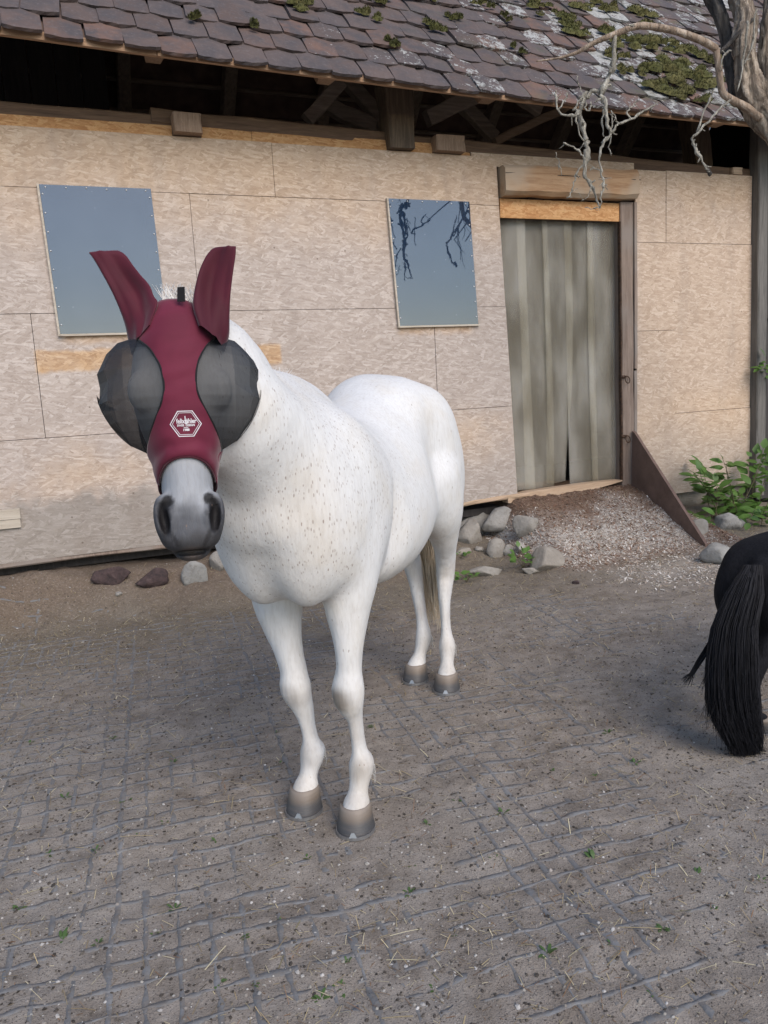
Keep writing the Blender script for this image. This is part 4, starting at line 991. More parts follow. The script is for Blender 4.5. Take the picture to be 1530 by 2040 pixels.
    tt = dx * HT[0] + dy * HT[1] + dz * HT[2]; xx = dx * HX[0] + dy * HX[1] + dz * HX[2]; nn = dx * HN[0] + dy * HN[1] + dz * HN[2]
    w, fr_, bk_ = hw_t(tt), hf_t(tt), hb_t(tt); c = (fr_ + bk_) / 2; hd = np.maximum((fr_ - bk_) / 2, .008); w = np.maximum(w, .008)
    zz = (nn - c) / hd; w2 = w * (1 - .10 * np.clip(zz, -1.2, 1.2) * sstep(.10, .2, tt))
    q = (np.abs(xx / w2) ** 2.4 + np.abs(zz) ** 2.4) ** (1 / 2.4); d = (q - 1) * np.minimum(w2, hd) * .9
    d = np.maximum(d, np.maximum(tt - .545, -.012 - tt)); f_.union(sl, d, .035)
    Rm = np.array([HX, HT, HN])
    def rot(a):
        c_, s2 = math.cos(a), math.sin(a); return np.array([[c_, s2, 0], [-s2, c_, 0], [0, 0, 1.]]) @ Rm
    for sgn in (1, -1):
        f_.ell(head_pt(.195, sgn * .083, .028), (.022, .034, .026), .03, Rm)            # brow and eye
        f_.ell(head_pt(.462, sgn * .050, .016), (.022, .050, .032), .022, rot(sgn * .12))       # nostril wing
        f_.ell(head_pt(.462, sgn * .052, .042), (.0105, .040, .026), .006, rot(sgn * .16), cut=True)
        f_.ell(head_pt(.432, sgn * .045, .046), (.013, .010, .018), .006, Rm, cut=True)
        f_.ell(head_pt(.500, sgn * .036, .044), (.005, .022, .010), .010, rot(-sgn * .5), cut=True)
    f_.ell(head_pt(.508, 0, .010), (.050, .026, .034), .025, Rm)                          # upper lip
    f_.ell(head_pt(.532, 0, -.028), (.038, .020, .036), .010, Rm)                         # lower lip
    f_.ell(head_pt(.5335, 0, .020), (.055, .006, .05), .004, Rm, cut=True)
    f_.ell(head_pt(.06, 0, -.08), (.055, .06, .07), .03, Rm)
    f_.F = np.maximum(f_.F, (.068 - (f_.lo[2] + f_.h * np.arange(f_.n[2]))).astype(np.float32)[None, None, :])
    return f_
PF = build_pony_field(); PV, PQ = PF.mesh(); PV = relax(PV, PQ, 3, .5)
_E = np.vstack([PQ[:, [0, 1]], PQ[:, [1, 2]], PQ[:, [2, 3]], PQ[:, [3, 0]]]); _dg = np.bincount(_E.ravel(), minlength=len(PV)).astype(float)[:, None]
_w = sstep(.24, .12, np.linalg.norm((PV - np.array([.62, -.06, .87])) * np.array([1., .9, 1.]), axis=1))[:, None] * .6      # soften where neck, breast and arms flow together
for _i in range(60):
    _A = np.stack([np.bincount(_E[:, 0], PV[_E[:, 1], c], len(PV)) + np.bincount(_E[:, 1], PV[_E[:, 0], c], len(PV)) for c in range(3)], 1); PV = PV + _w * (_A / _dg - PV)
_n = np.zeros_like(PV); _fn = np.cross(PV[PQ[:, 2]] - PV[PQ[:, 0]], PV[PQ[:, 3]] - PV[PQ[:, 1]])
for _i in range(4): np.add.at(_n, PQ[:, _i], _fn)
_n /= np.linalg.norm(_n, axis=1, keepdims=True) + 1e-12
PV = PV + _n * (.0030 * fbm(PV[:, 0] * 11, PV[:, 1] * 11, PV[:, 2] * 8, o=3, seed=91) * sstep(.05, .3, PV[:, 2]) + .0019 * fbm(PV[:, 0] * 48, PV[:, 1] * 48, PV[:, 2] * 7, o=3, seed=97) * sstep(.75, .5, PV[:, 2]))[:, None]
# coat colours: white coat, grey skin on the muzzle, dirt on knees and lower legs
def pony_colors(V):
    d = V - HC; tt = d @ HT; xx = d @ HX; nn = d @ HN
    thn = -.06 - .06 * sstep(.36, .42, tt); ishead = sstep(.125, .10, np.abs(xx)) * sstep(0, .04, nn - thn) * (nn < .12) * (tt > .1) * (tt < .57)
    nz = fbm(V[:, 0] * 25, V[:, 1] * 25, V[:, 2] * 25, o=3, seed=71); nb = fbm(V[:, 0] * 7, V[:, 1] * 7, V[:, 2] * 7, o=3, seed=73)
    C = np.tile(np.array([.64, .632, .618]), (len(V), 1))
    def blend(C, m, c): m = np.clip(m, 0, 1)[:, None]; return C * (1 - m) + np.array(c) * m
    C = blend(C, ishead * sstep(.18, .38, tt) * .85, (.27, .283, .31))
    C = blend(C, ishead * sstep(.395, .455, tt + .03 * nz - .015 * (np.abs(xx) < .03)) * .9, (.062, .064, .072))
    C = blend(C, ishead * sstep(.475, .51, tt + .02 * nz) * .75, (.034, .032, .033))
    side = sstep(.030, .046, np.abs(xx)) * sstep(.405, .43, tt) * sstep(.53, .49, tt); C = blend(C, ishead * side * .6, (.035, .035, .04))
    for sg in (1, -1):  # dark skin plus painted-in shade of the nostril hollows and lip grooves
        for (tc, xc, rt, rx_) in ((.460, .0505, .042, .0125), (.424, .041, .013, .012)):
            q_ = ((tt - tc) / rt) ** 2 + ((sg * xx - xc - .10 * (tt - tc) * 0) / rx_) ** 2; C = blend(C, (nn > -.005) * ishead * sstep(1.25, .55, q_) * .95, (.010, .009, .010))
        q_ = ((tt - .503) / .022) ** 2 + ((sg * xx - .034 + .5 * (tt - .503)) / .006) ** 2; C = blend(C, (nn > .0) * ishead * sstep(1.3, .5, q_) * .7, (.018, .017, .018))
    C = blend(C, ishead * sstep(.518, .53, tt) * sstep(.03, .0, np.abs(xx)) * .45, (.19, .145, .12))
    low = sstep(.62, .15, V[:, 2]); C = blend(C, low * (.38 + .9 * nb) * .9, (.40, .355, .305))
    for (p_, r_, m) in (((.535, .055, .37), .055, 1.1), ((.485, -.125, .345), .06, .8), ((.51, .085, .165), .05, .6), ((.46, -.08, .16), .05, .6), ((.50, .08, .28), .07, .35), ((-.58, .06, .47), .06, .3), ((-.65, -.07, .17), .06, .55), ((-.66, -.1, .42), .08, .35)):
        C = blend(C, sstep(r_, r_ * .25, np.linalg.norm(V - np.array(p_), axis=1)) * m * (.75 + .6 * nb), (.22, .185, .15))
    C = blend(C, sstep(.72, .60, V[:, 2]) * sstep(.60, .72, V[:, 2] + .1) * .12, (.62, .56, .48))
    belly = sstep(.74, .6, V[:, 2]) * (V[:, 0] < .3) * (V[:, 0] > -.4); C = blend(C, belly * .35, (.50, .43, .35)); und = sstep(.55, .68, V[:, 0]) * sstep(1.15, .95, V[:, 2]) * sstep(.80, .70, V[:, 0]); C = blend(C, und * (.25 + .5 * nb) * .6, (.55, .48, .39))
    return C
t = NT('flea-bitten white coat'); co = t.coord(); x3 = t.sep(co); col = t.attr('Col')
hair = t.noise(t.map(co, rot=(0, .3, 0), scale=(120, 120, 24)), 1., 4, .65); big = t.noise(co, 6, 4, .6)
fl = t.map(co, rot=(0, .35, 0), scale=(1, 1, .36)); v1 = t.voro(fl, 170.); vc = t.sep(t.voro(fl, 170., out='Color'))
den = t.math('MULTIPLY', t.step(x3[0], .02, .34), t.math('MULTIPLY', t.step(x3[2], .62, .82), t.step(x3[0], .95, .7)))
den = t.math('ADD', t.math('MULTIPLY', den, t.step(big, .28, .55)), .05)
spot = t.math('MULTIPLY', t.step(t.math('SUBTRACT', v1, t.math('MULTIPLY', vc[2], .16)), .26, .10), t.math('LESS_THAN', vc[0], t.math('MULTIPLY', den, .60)))
c = t.mix(t.math('MULTIPLY', spot, t.math('ADD', .22, t.math('MULTIPLY', vc[1], .45))), col, (.20, .135, .10))
c = t.mix(t.math('MULTIPLY', t.step(big, .45, .7), .45), c, (.93, .87, .78), 'MULTIPLY'); c = t.mix(t.math('MULTIPLY', t.step(hair, .4, .7), .45), c, (.80, .77, .74), 'MULTIPLY')
M['coat'] = t.fin(c, .62, t.bump(hair, .5, .003), Specular_IOR_Level=.22)
pony = tag(empty('pony', HO.tolist(), HRZ), 'white flea-bitten pony wearing a dark red fly mask', 'pony')
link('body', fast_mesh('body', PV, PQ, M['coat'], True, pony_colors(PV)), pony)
# hooves with shoes
t = NT('grey-brown hoof horn'); co = t.coord(); x3 = t.sep(co); n1 = t.noise(t.map(co, scale=(1, 1, 14)), 9, 4, .6); n2 = t.noise(co, 30, 3)
c = t.ramp(x3[2], [(0, (.04, .04, .045)), (.40, (.062, .06, .06)), (.60, (.15, .118, .092)), (.9, (.23, .19, .155))]); nd = c.node; nd.color_ramp.elements[0].position = .0
zr = t.n('MapRange'); t.set(zr.inputs[0], x3[2]); zr.inputs[1].default_value = 0; zr.inputs[2].default_value = .07; t.t.links.new(zr.outputs[0], nd.inputs[0])
c = t.mix(t.math('MULTIPLY', t.step(n1, .45, .65), .4), c, (.13, .11, .095)); M['hoof'] = t.fin(c, .55, t.bump(n1, .35, .004))
def hoof(cx, cy, yaw, name_parent, shod=True, sc=1.):
    n = 22; V = []; prof = [(0, .0545, .0), (.005, .0545, .0), (.014, .0525, -.002), (.022, .0500, -.004), (.030, .0495, -.006), (.040, .0468, -.0085), (.050, .0462, -.011), (.058, .0442, -.013), (.066, .0425, -.015)]
    for z_, r_, sh in prof:
        for j in range(n):
            a = 2 * math.pi * j / n; ca, sa = math.cos(a), math.sin(a)
            rx = r_ * (1.08 if ca > 0 else .86); V.append(((ca * rx + sh) * sc, sa * r_ * (.97 if ca > 0 else 1 - .10 * ca * ca) * sc, (z_ + (.0 if ca > -.2 else -.18 * z_ * (-ca))) * sc))
    Fq = [(i * n + j, i * n + (j + 1) % n, (i + 1) * n + (j + 1) % n, (i + 1) * n + j) for i in range(len(prof) - 1) for j in range(n)]
    Fq += [tuple(range(n))[::-1], tuple((len(prof) - 1) * n + j for j in range(n))]
    o = obj('hoof', V, Fq, M['hoof'], name_parent, True); gz_ = float(hg(*(HO + HA * cx + HLF * cy)[:2])) if name_parent is pony else 0
    o.location = (cx, cy, gz_ + .008); o.rotation_euler = (0, 0, yaw)
    if shod:
        s = MB(); m = 17
        for i in range(m - 1):
            P = []
            for q in (i, i + 1):
                a = -2.35 + 4.7 * q / (m - 1); ca, sa = math.cos(a), math.sin(a)
                for r_, z_ in ((1.045, -.006), (1.045, .0035), (.72, .0035), (.72, -.006)): P.append((ca * .0535 * r_ * (1.08 if ca > 0 else .86), sa * .0535 * r_ * .98, z_))
            s.add(P, [(0, 4, 5, 1), (1, 5, 6, 2), (2, 6, 7, 3), (3, 7, 4, 0)] + ([(0, 1, 2, 3)] if i == 0 else []) + ([(7, 6, 5, 4)] if i == m - 2 else []))
        s.add([(.0600, -.011, .003), (.0600, .011, .003), (.0565, .004, .016), (.0565, -.004, .016), (.057, -.011, .003), (.057, .011, .003), (.054, .004, .016), (.054, -.004, .016)], [(0, 1, 2, 3), (0, 3, 7, 4), (1, 5, 6, 2), (3, 2, 6, 7)])
        s.build('horseshoe', M['steel'], o)
    return o
for cx, cy, yw in ((.538, .0865, .25), (.484, -.096, .15), (-.478, .073, .2), (-.555, -.081, .05)): hoof(cx, cy, yw, pony)
# hair: mane and tail as strands
def strands(name, roots, paths, r0, m, parent, cols=None, sides=3):
    mb = MB()
    for P, r_ in zip(paths, r0):
        k = len(P); mb.tube(P, [r_ * (1 - .75 * (i / (k - 1)) ** 1.5) for i in range(k)], sides, False)
    o = mb.build(name, m, parent, True); return o
t = NT('white mane hair'); M['mane'] = t.fin(t.ramp(t.noise(t.coord(), 30, 3), [(.3, (.55, .53, .50)), (.7, (.78, .76, .73))]), .6)
t = NT('cream tail hair'); M['tail'] = t.fin(t.ramp(t.noise(t.map(t.coord(), scale=(60, 60, 2)), 2, 4), [(.25, (.52, .41, .28)), (.5, (.74, .62, .47)), (.75, (.86, .77, .63))]), .65)
R = random.Random(8); paths = []; rad = []
crest = [np.array(q) for q in ((.40, -.112, 1.215), (.50, -.107, 1.228), (.62, -.09, 1.272), (.76, -.068, 1.325), (POLL[0] - .06, POLL[1] - .01, POLL[2] - .03))]
cr = curve_pts(crest, 8)
for k in range(520):
    q = R.random() ** .9; i = min(int(q * (len(cr) - 1)), len(cr) - 2); b = cr[i] + (cr[i + 1] - cr[i]) * R.random(); b = b + np.array([0, R.uniform(-.012, .012), -.012])
    ln = R.uniform(.02, .05) if q > .12 else R.uniform(.05, .105)
    sd_ = np.array([R.uniform(-.5, .3) - (.3 if q < .12 else 0), R.gauss(-.55 if q > .12 else -.15, .45), R.uniform(.5, 1.)]); sd_ /= np.linalg.norm(sd_)
    paths.append([b, b + sd_ * ln * .5, b + sd_ * ln * .9 + np.array([0, -.2, -.25]) * ln * .5]); rad.append(R.uniform(.0009, .0018))
for k in range(150):                                                  # tuft where the mane ends on the withers
    b = np.array([.46 + R.gauss(0, .02), -.107 + R.gauss(0, .012), 1.212]); ln = R.uniform(.03, .075); sd_ = np.array([R.gauss(-.1, .3), R.gauss(.1, .55), 1.]); sd_ /= np.linalg.norm(sd_)
    paths.append([b, b + sd_ * ln * .55, b + sd_ * ln + np.array([0, .12 * ln, -.1 * ln])]); rad.append(R.uniform(.0009, .0017))
for (fx, fy) in ((.455, .09), (.405, -.084), (-.575, .062), (-.66, -.062)):
    for k in range(55):
        a = R.uniform(-1.3, 1.3); b = np.array([fx + .02 - .03 * math.cos(a), fy + .028 * math.sin(a), .15 + R.uniform(-.02, .025)]); ln = R.uniform(.02, .045)
        paths.append([b, b + np.array([-.012 * math.cos(a), .008 * math.sin(a), -ln * .5]), b + np.array([-.016 * math.cos(a), .006 * math.sin(a), -ln])]); rad.append(R.uniform(.0008, .0014))
for k in range(120):                                                  # forelock behind the mask
    b = POLL + HX * R.uniform(-.04, .045) + np.array([-.03, 0, -.012]); sd_ = np.array([R.uniform(-.4, .2), 0, 1.]) + HX * R.gauss(0, .45); ln = R.uniform(.015, .042)
    paths.append([b, b + sd_ * ln * .6, b + sd_ * ln]); rad.append(R.uniform(.0009, .0016))
strands('mane', None, paths, rad, M['mane'], pony)
paths = []; rad = []
for k in range(420):
    a = R.uniform(0, 6.28); w = math.sqrt(R.random()); x0, y0, z0 = -.69 - R.random() * .03, -.085 + .02 * w * math.cos(a), 1.05 - R.random() * .10
    ln = R.uniform(.62, .80); sx, sy = .045 * w * math.sin(a), .050 * w * math.cos(a); P = []
    for i in range(7):
        q = i / 6; z_ = z0 - ln * q; bulge = math.sin(min(q * 1.25, 1) * math.pi * .5) * (1 - .55 * max(0, q - .6) / .4)
        P.append((x0 - .035 * math.sin(q * 2.4) + .02 * q + sx * bulge, y0 + .055 * q + sy * bulge + .004 * math.sin(q * 9 + k), z_))
    paths.append(P); rad.append(R.uniform(.0018, .0034))
strands('tail', None, paths, rad, M['tail'], pony)
# ------------------------------------------------------------------ fly mask worn by the pony
def hull(t_, ph, off):
    """point on the head hull at t_ along the face and angle ph round it, lifted by off"""
    w = max(float(hw_t(t_)), .01) + off; f1, b1 = float(hf_t(t_)) + off, float(hb_t(t_)) - off; c, hd = (f1 + b1) / 2, (f1 - b1) / 2
    e_ = 2 / 2.4; sx, cx_ = math.sin(ph), math.cos(ph)
    n_ = c + hd * math.copysign(abs(cx_) ** e_, cx_); zz = (n_ - c) / hd
    w *= 1 - .10 * zz * float(sstep(.10, .2, t_))
    return head_pt(t_, w * math.copysign(abs(sx) ** e_, sx), n_)
D2R = math.pi / 180
# angles are true lateral positions: ph = asin(x / w) of the seam in the photograph
SE_T = [-.01, .066, .085, .105, .135, .175, .21, .245, .275, .30, .318, .40]
ph_s = smooth_tab(SE_T, [82, 82, 52, 33, 20, 14.5, 16, 27, 44, 64, 82, 82]); ph_b = smooth_tab(SE_T, [82, 82, 100, 112, 122, 128, 126, 119, 110, 97, 82, 82])
T0, T1 = .066, .318
def cloth(name, base, dark):
    t = NT(name); co = t.coord(); n1 = t.noise(co, 9, 3); n2 = t.noise(co, 700, 2)
    c = t.mix(t.step(n1, .35, .65), base, dark)
    return t.fin(c, .72, t.bump(n2, .15, .001), Specular_IOR_Level=.25, Sheen_Weight=.25, Sheen_Roughness=.4)
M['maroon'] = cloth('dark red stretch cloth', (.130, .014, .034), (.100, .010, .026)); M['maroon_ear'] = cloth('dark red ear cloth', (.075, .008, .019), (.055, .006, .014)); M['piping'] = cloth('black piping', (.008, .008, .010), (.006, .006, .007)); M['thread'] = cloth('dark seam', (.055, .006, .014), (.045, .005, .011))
def sheer():
    t = NT('sheer black mesh'); co = t.coord(); lw = t.n('LayerWeight'); lw.inputs[0].default_value = .35
    tr = t.n('BsdfTransparent'); tr.inputs[0].default_value = (1, 1, 1, 1); t.fin((.010, .012, .016), .6)
    mx = t.n('MixShader'); t.set(mx.inputs[0], t.math('ADD', .66, t.math('MULTIPLY', lw.outputs['Facing'], .32), clamp=True))
    t.t.links.new(tr.outputs[0], mx.inputs[1]); t.t.links.new(t.p.outputs[0], mx.inputs[2]); t.t.links.new(mx.outputs[0], t.out.inputs[0]); return t.m
M['sheer'] = sheer()
def wrinkle(t_, ph):
    a = .0028 * math.exp(-((t_ - .325) / .035) ** 2) + .0010 * math.exp(-((t_ - .17) / .07) ** 2) + .0004
    return a * (.9 * math.sin(t_ * 150 + 2.5 * math.cos(ph * 1.7) + 3. * mnoise.noise(Vector((t_ * 9, ph * 1.6, 2)))) * (.4 + abs(mnoise.noise(Vector((t_ * 14, ph * 2.2, 9))))) + mnoise.noise(Vector((t_ * 30, ph * 2.5, 7))))
def hem(ph): return .338 + .055 * (1 - math.cos(min(abs(ph), 2.2))) ** .9
nr, nc = 64, 33; V = []
for i in range(nr):
    for j in range(nc):
        u_ = (j / (nc - 1)) * 2 - 1; e0 = .002
        t_ = e0 + (hem(u_ * 1.45) - e0) * i / (nr - 1)
        ph = u_ * ph_s(t_) * D2R; off = .0075 + wrinkle(t_, ph) + .003 * math.exp(-((t_ - .02) / .03) ** 2)
        if i == nr - 1: off = .004
        V.append(hull(t_, ph, off))
Fq = [(i * nc + j, i * nc + j + 1, (i + 1) * nc + j + 1, (i + 1) * nc + j) for i in range(nr - 1) for j in range(nc - 1)]
mask = obj('fly_mask', V, Fq, M['maroon'], pony, True); mask.modifiers.new('s', 'SOLIDIFY').thickness = .0016
tag(mask, 'dark red stretch fly mask with black mesh eye domes and a white hexagon emblem')
for sgn in (-1, 1):                                                   # cheek cloth behind the eye domes
    V = []; kc = 14
    for i in range(nr):
        for j in range(kc):
            q = j / (kc - 1); t_ = .004 + (hem(1.45 + q * .9) - .004) * i / (nr - 1); p0 = ph_b(t_); ph = (p0 + (172 - p0) * q) * D2R * sgn
            V.append(hull(t_, ph, .0075 + wrinkle(t_, ph) * .8))
    obj('cheek_cloth', V, [(i * kc + j, i * kc + j + 1, (i + 1) * kc + j + 1, (i + 1) * kc + j) for i in range(nr - 1) for j in range(kc - 1)], M['maroon'], mask, True).modifiers.new('s', 'SOLIDIFY').thickness = .0016
    # sheer eye dome, puffed out with a few stiff folds
    ni, nj = 13, 7; V = []; RD = random.Random(40 + sgn)
    for i in range(ni):
        v_ = i / (ni - 1); t_ = T0 + (T1 - T0) * v_
        for j in range(nj):
            u_ = j / (nj - 1); a, b = ph_s(t_), ph_b(t_); ph = (a + (b - a) * u_) * D2R * sgn
            k = math.sin(math.pi * v_) ** .6 * math.sin(math.pi * u_) ** .6
            B = .066 * math.sin(math.pi * v_) ** .55 * math.sin(math.pi * u_ ** .85) ** .72
            crease = (-.007 if (i in (5, 6, 10) and j in (2, 3)) or (i in (8, 9) and j == 4) else .001) + RD.uniform(-.0022, .0022)
            V.append(hull(t_, ph, .0078) + (HX * sgn * 1.0 + HN * .20) * (B + crease * k))
    o = obj('eye_mesh', V, [(i * nj + j, i * nj + j + 1, (i + 1) * nj + j + 1, (i + 1) * nj + j) for i in range(ni - 1) for j in range(nj - 1)], M['sheer'], mask, False)
    def dome(v_, u_, lift=.0012):
        t_ = T0 + (T1 - T0) * v_; a, b = ph_s(t_), ph_b(t_); B = .066 * math.sin(math.pi * v_) ** .55 * math.sin(math.pi * u_ ** .85) ** .72
        return hull(t_, (a + (b - a) * u_) * D2R * sgn, .0078) + (HX * sgn + HN * .20) * (B + lift)
    for fold in (((.54, .88), (.48, .58), (.61, .60)), ((.50, .57), (.52, .66), (.95, .52), (.93, .42))):
        k = 8; q_ = [np.array(f) for f in fold]; q_ = q_ if len(q_) == 4 else q_ + [q_[0]]
        P = [[(1 - y) * ((1 - x) * q_[0] + x * q_[1]) + y * ((1 - x) * q_[3] + x * q_[2]) for x in np.linspace(0, 1, k)] for y in np.linspace(0, 1, k)]
        obj('mesh_fold', [dome(*p_) for r_ in P for p_ in r_], [(i * k + j, i * k + j + 1, (i + 1) * k + j + 1, (i + 1) * k + j) for i in range(k - 1) for j in range(k - 1)], M['sheer'], mask, True)
    mb = MB(); mb.tube([hull(t_, ph_s(t_) * D2R * sgn, .0085) for t_ in np.linspace(T0, T1, 50)], .0022, 6); mb.tube([hull(t_, ph_b(t_) * D2R * sgn, .0085) for t_ in np.linspace(T0, T1, 40)], .0022, 6)
    mb.build('piping', M['piping'], mask, True)
mb = MB(); mb.tube([hull(t_, 0., .0076 + wrinkle(t_, 0.)) for t_ in np.linspace(.006, .335, 60)], .0009, 5); mb.build('centre_seam', M['thread'], mask, True)
mb = MB(); mb.tube([hull(hem(p_), p_, .0055) for p_ in np.linspace(-1.42, 1.42, 40)], .0022, 6); mb.build('hem', M['thread'], mask, True)
# ear sleeves: folded cloth lofted from a rounded base to a flat square tip
EARS = {1: [((396, 650), (448, 700)), ((386, 616), (456, 668)), ((385, 592), (457, 632)), ((389, 565), (459, 600)), ((396, 538), (462, 568)), ((408, 513), (466, 532)), ((420, 498), (469, 508)), ((429, 493), (470, 491))],
        -1: [((300, 650), (262, 706)), ((314, 606), (256, 678)), ((306, 588), (250, 650)), ((298, 566), (238, 618)), ((280, 545), (221, 580)), ((264, 526), (203, 545)), ((250, 508), (188, 518)), ((236, 499), (177, 503))]}
for sgn, secs in EARS.items():
    n = 24; V = []; m_ = 7; fine = []
    A = curve_pts([to_horse(atY(*a, 1.650 + .008 * k)) for k, (a, b) in enumerate(secs)], 4); B = curve_pts([to_horse(atY(*b, 1.70 - .002 * k)) for k, (a, b) in enumerate(secs)], 4)
    L = len(A)
    for i in range(L):
        q = i / (L - 1); a, b = A[i], B[i]; mid = (a + b) / 2; ex = (b - a) / 2; nrm = HN; dep = .030 * (1 - q) ** .8 + .0035
        for j in range(n):
            w = 2 * math.pi * j / n; cx_, sx = math.cos(w), math.sin(w)
            hollow = .034 * math.sin(math.pi * min(1, q * 1.05)) * (1 - abs(cx_ + .15) ** 1.2) * (1 if sx > 0 else .55)
            ridge = .012 * math.exp(-((cx_ - .25) / .16) ** 2) * (1 - q * .6) * (1 if sx > 0 else .3)
            wr = .006 * mnoise.noise(Vector((cx_ * 2.5, q * 3.5, sgn * 3 + (0 if sx > 0 else 4)))) * (1 - q)
            V.append(mid + ex * cx_ * (1 + .02 * math.sin(q * 9)) + nrm * (dep * math.copysign(abs(sx) ** .8, sx) - hollow + ridge + wr))
    Fq = [(i * n + j, i * n + (j + 1) % n, (i + 1) * n + (j + 1) % n, (i + 1) * n + j) for i in range(L - 1) for j in range(n)] + [tuple((L - 1) * n + j for j in range(n))]
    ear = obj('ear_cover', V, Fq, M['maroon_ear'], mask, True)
# black loop strap behind the poll
P = [to_horse(atY(x, y, 1.655)) for x, y in ((353, 600), (353, 572), (368, 571), (369, 600))]
mb = MB(); dn = -HN * .004; mb.add([q for q in P] + [q + dn for q in P], [(0, 1, 2, 3), (7, 6, 5, 4), (0, 4, 5, 1), (1, 5, 6, 2), (2, 6, 7, 3), (3, 7, 4, 0)]); mb.build('poll_strap', M['piping'], mask)
# printed emblem: double hexagon and lettering laid on the cloth
t = NT('white print'); M['print'] = t.fin((.62, .60, .61), .6)
EC_T, EC_X = .2715, .006
def on_cloth(ex_, ey_, lift=.0022):
    t_ = EC_T - ey_; x = EC_X + ex_; w = float(hw_t(t_)) + .0075; ph = math.asin(max(-.99, min(.99, math.copysign(abs(x / w) ** 1.2, x))))
    return hull(t_, ph, .0075 + wrinkle(t_, ph) + lift)
mb = MB()
for rad_, hw_ in ((.0335, .0011), (.0290, .0006)):
    cor = [(rad_ * math.cos(a * D2R), rad_ * .74 * math.sin(a * D2R) / .866) for a in (0, 62, 118, 180, 242, 298)]
    def seg(a, b): return [(a[0] + (b[0] - a[0]) * k / 6, a[1] + (b[1] - a[1]) * k / 6) for k in range(6)]
    loop = sum([seg(cor[i], cor[(i + 1) % 6]) for i in range(6)], []); nl = len(loop)
    ins = [on_cloth(x * (1 - hw_ / rad_), y * (1 - hw_ / rad_)) for x, y in loop]; out_ = [on_cloth(x * (1 + hw_ / rad_), y * (1 + hw_ / rad_)) for x, y in loop]
    mb.add(ins + out_, [(i, nl + i, nl + (i + 1) % nl, (i + 1) % nl) for i in range(nl)])
def text_mesh(s_, size, cx_, cy_, stretch=1., bold=.0):
    cu = bpy.data.curves.new('txt', 'FONT'); cu.body = s_; cu.size = size; cu.align_x = 'CENTER'; cu.resolution_u = 3; cu.offset = bold
    ob = bpy.data.objects.new('txt', cu); COL.objects.link(ob); bpy.context.view_layer.update()
    me = bpy.data.meshes.new_from_object(ob.evaluated_get(bpy.context.evaluated_depsgraph_get()))
    v_ = [on_cloth(cx_ + q.co.x * stretch, cy_ + q.co.y) for q in me.vertices]; f_ = [tuple(p_.vertices) for p_ in me.polygons]
    bpy.data.objects.remove(ob); bpy.data.curves.remove(cu); bpy.data.meshes.remove(me); mb.add(v_, f_)
text_mesh('felix', .0135, -.0110, .0010, .80, .0003); text_mesh('ühler', .0135, .0115, .0010, .80, .0003)
text_mesh('SWISS  DESIGN', .0058, .0002, -.0050, .98, .0002); text_mesh('SINCE', .0036, .0, -.0090, 1., .0001); text_mesh('1988', .0062, .0, -.0145, 1.15, .0003)
for (x0, y0, x1, y1) in ((-.0016, -.0005, .0002, .0155), (.0002, -.0005, .0035, .0012), (.0028, .001, .0042, .0058), (.0002, .0052, .0036, .0066)):
    mb.add([on_cloth(x0, y0), on_cloth(x1, y0), on_cloth(x1, y1), on_cloth(x0, y1)], [(0, 1, 2, 3)])
emb = mb.build('emblem', M['print'], mask); emb['label'] = 'white printed hexagon emblem with lettering'
# ------------------------------------------------------------------ small black pony at the right edge
t = NT('black winter coat'); co = t.coord(); n1 = t.noise(t.map(co, scale=(90, 90, 20)), 1.5, 4, .6)
M['black'] = t.fin(t.ramp(n1, [(.3, (.004, .004, .0055)), (.7, (.011, .011, .014))]), .9, t.bump(n1, .6, .006), Specular_IOR_Level=.2)
t = NT('black tail hair'); M['blacktail'] = t.fin(t.ramp(t.noise(t.map(t.coord(), scale=(40, 40, 2)), 2, 3), [(.3, (.004, .004, .006)), (.7, (.012, .012, .017))]), .7, Specular_IOR_Level=.3)
BS = np.array([.64, .70, .525]); bdir = math.radians(38)
dock = atY(1500, 1160, 2.42); loc_d = np.array([-.70, -.085, 1.02]) * BS; ca, sa = math.cos(bdir), math.sin(bdir)
bo = np.array([dock[0] - (loc_d[0] * ca - loc_d[1] * sa), dock[1] - (loc_d[0] * sa + loc_d[1] * ca), 0.])
bp = tag(empty('small_pony', bo.tolist(), bdir), 'small black pony with a long bushy tail turned away', 'pony')
bme = fast_mesh('body', PV * BS, PQ, M['black'], True); link('body', bme, bp)
for cx, cy in ((.538, .0865), (.484, -.096), (-.478, .073), (-.555, -.081)):
    h = hoof(cx * BS[0], cy * BS[1], .1, bp, False, .80); h.location[2] = -.006
for sgn in (-1, 1):
    mb = MB(); b = (HC + HT * .03 + HX * .045 * sgn - HN * .03) * BS; mb.tube([b, b + np.array([-.01, .012 * sgn, .05]), b + np.array([0, .015 * sgn, .10])], [.026, .03, .004], 8); mb.build('ear', M['black'], bp, True)
def bloc(P): d = np.asarray(P, float) - bo; return np.array([d[0] * ca + d[1] * sa, -d[0] * sa + d[1] * ca, d[2]])
R = random.Random(21); paths, rad = [], []
spine = [(1500, 1128, 16), (1484, 1185, 36), (1464, 1250, 44), (1459, 1320, 50), (1460, 1390, 52), (1470, 1440, 46), (1482, 1480, 34), (1490, 1520, 18)]
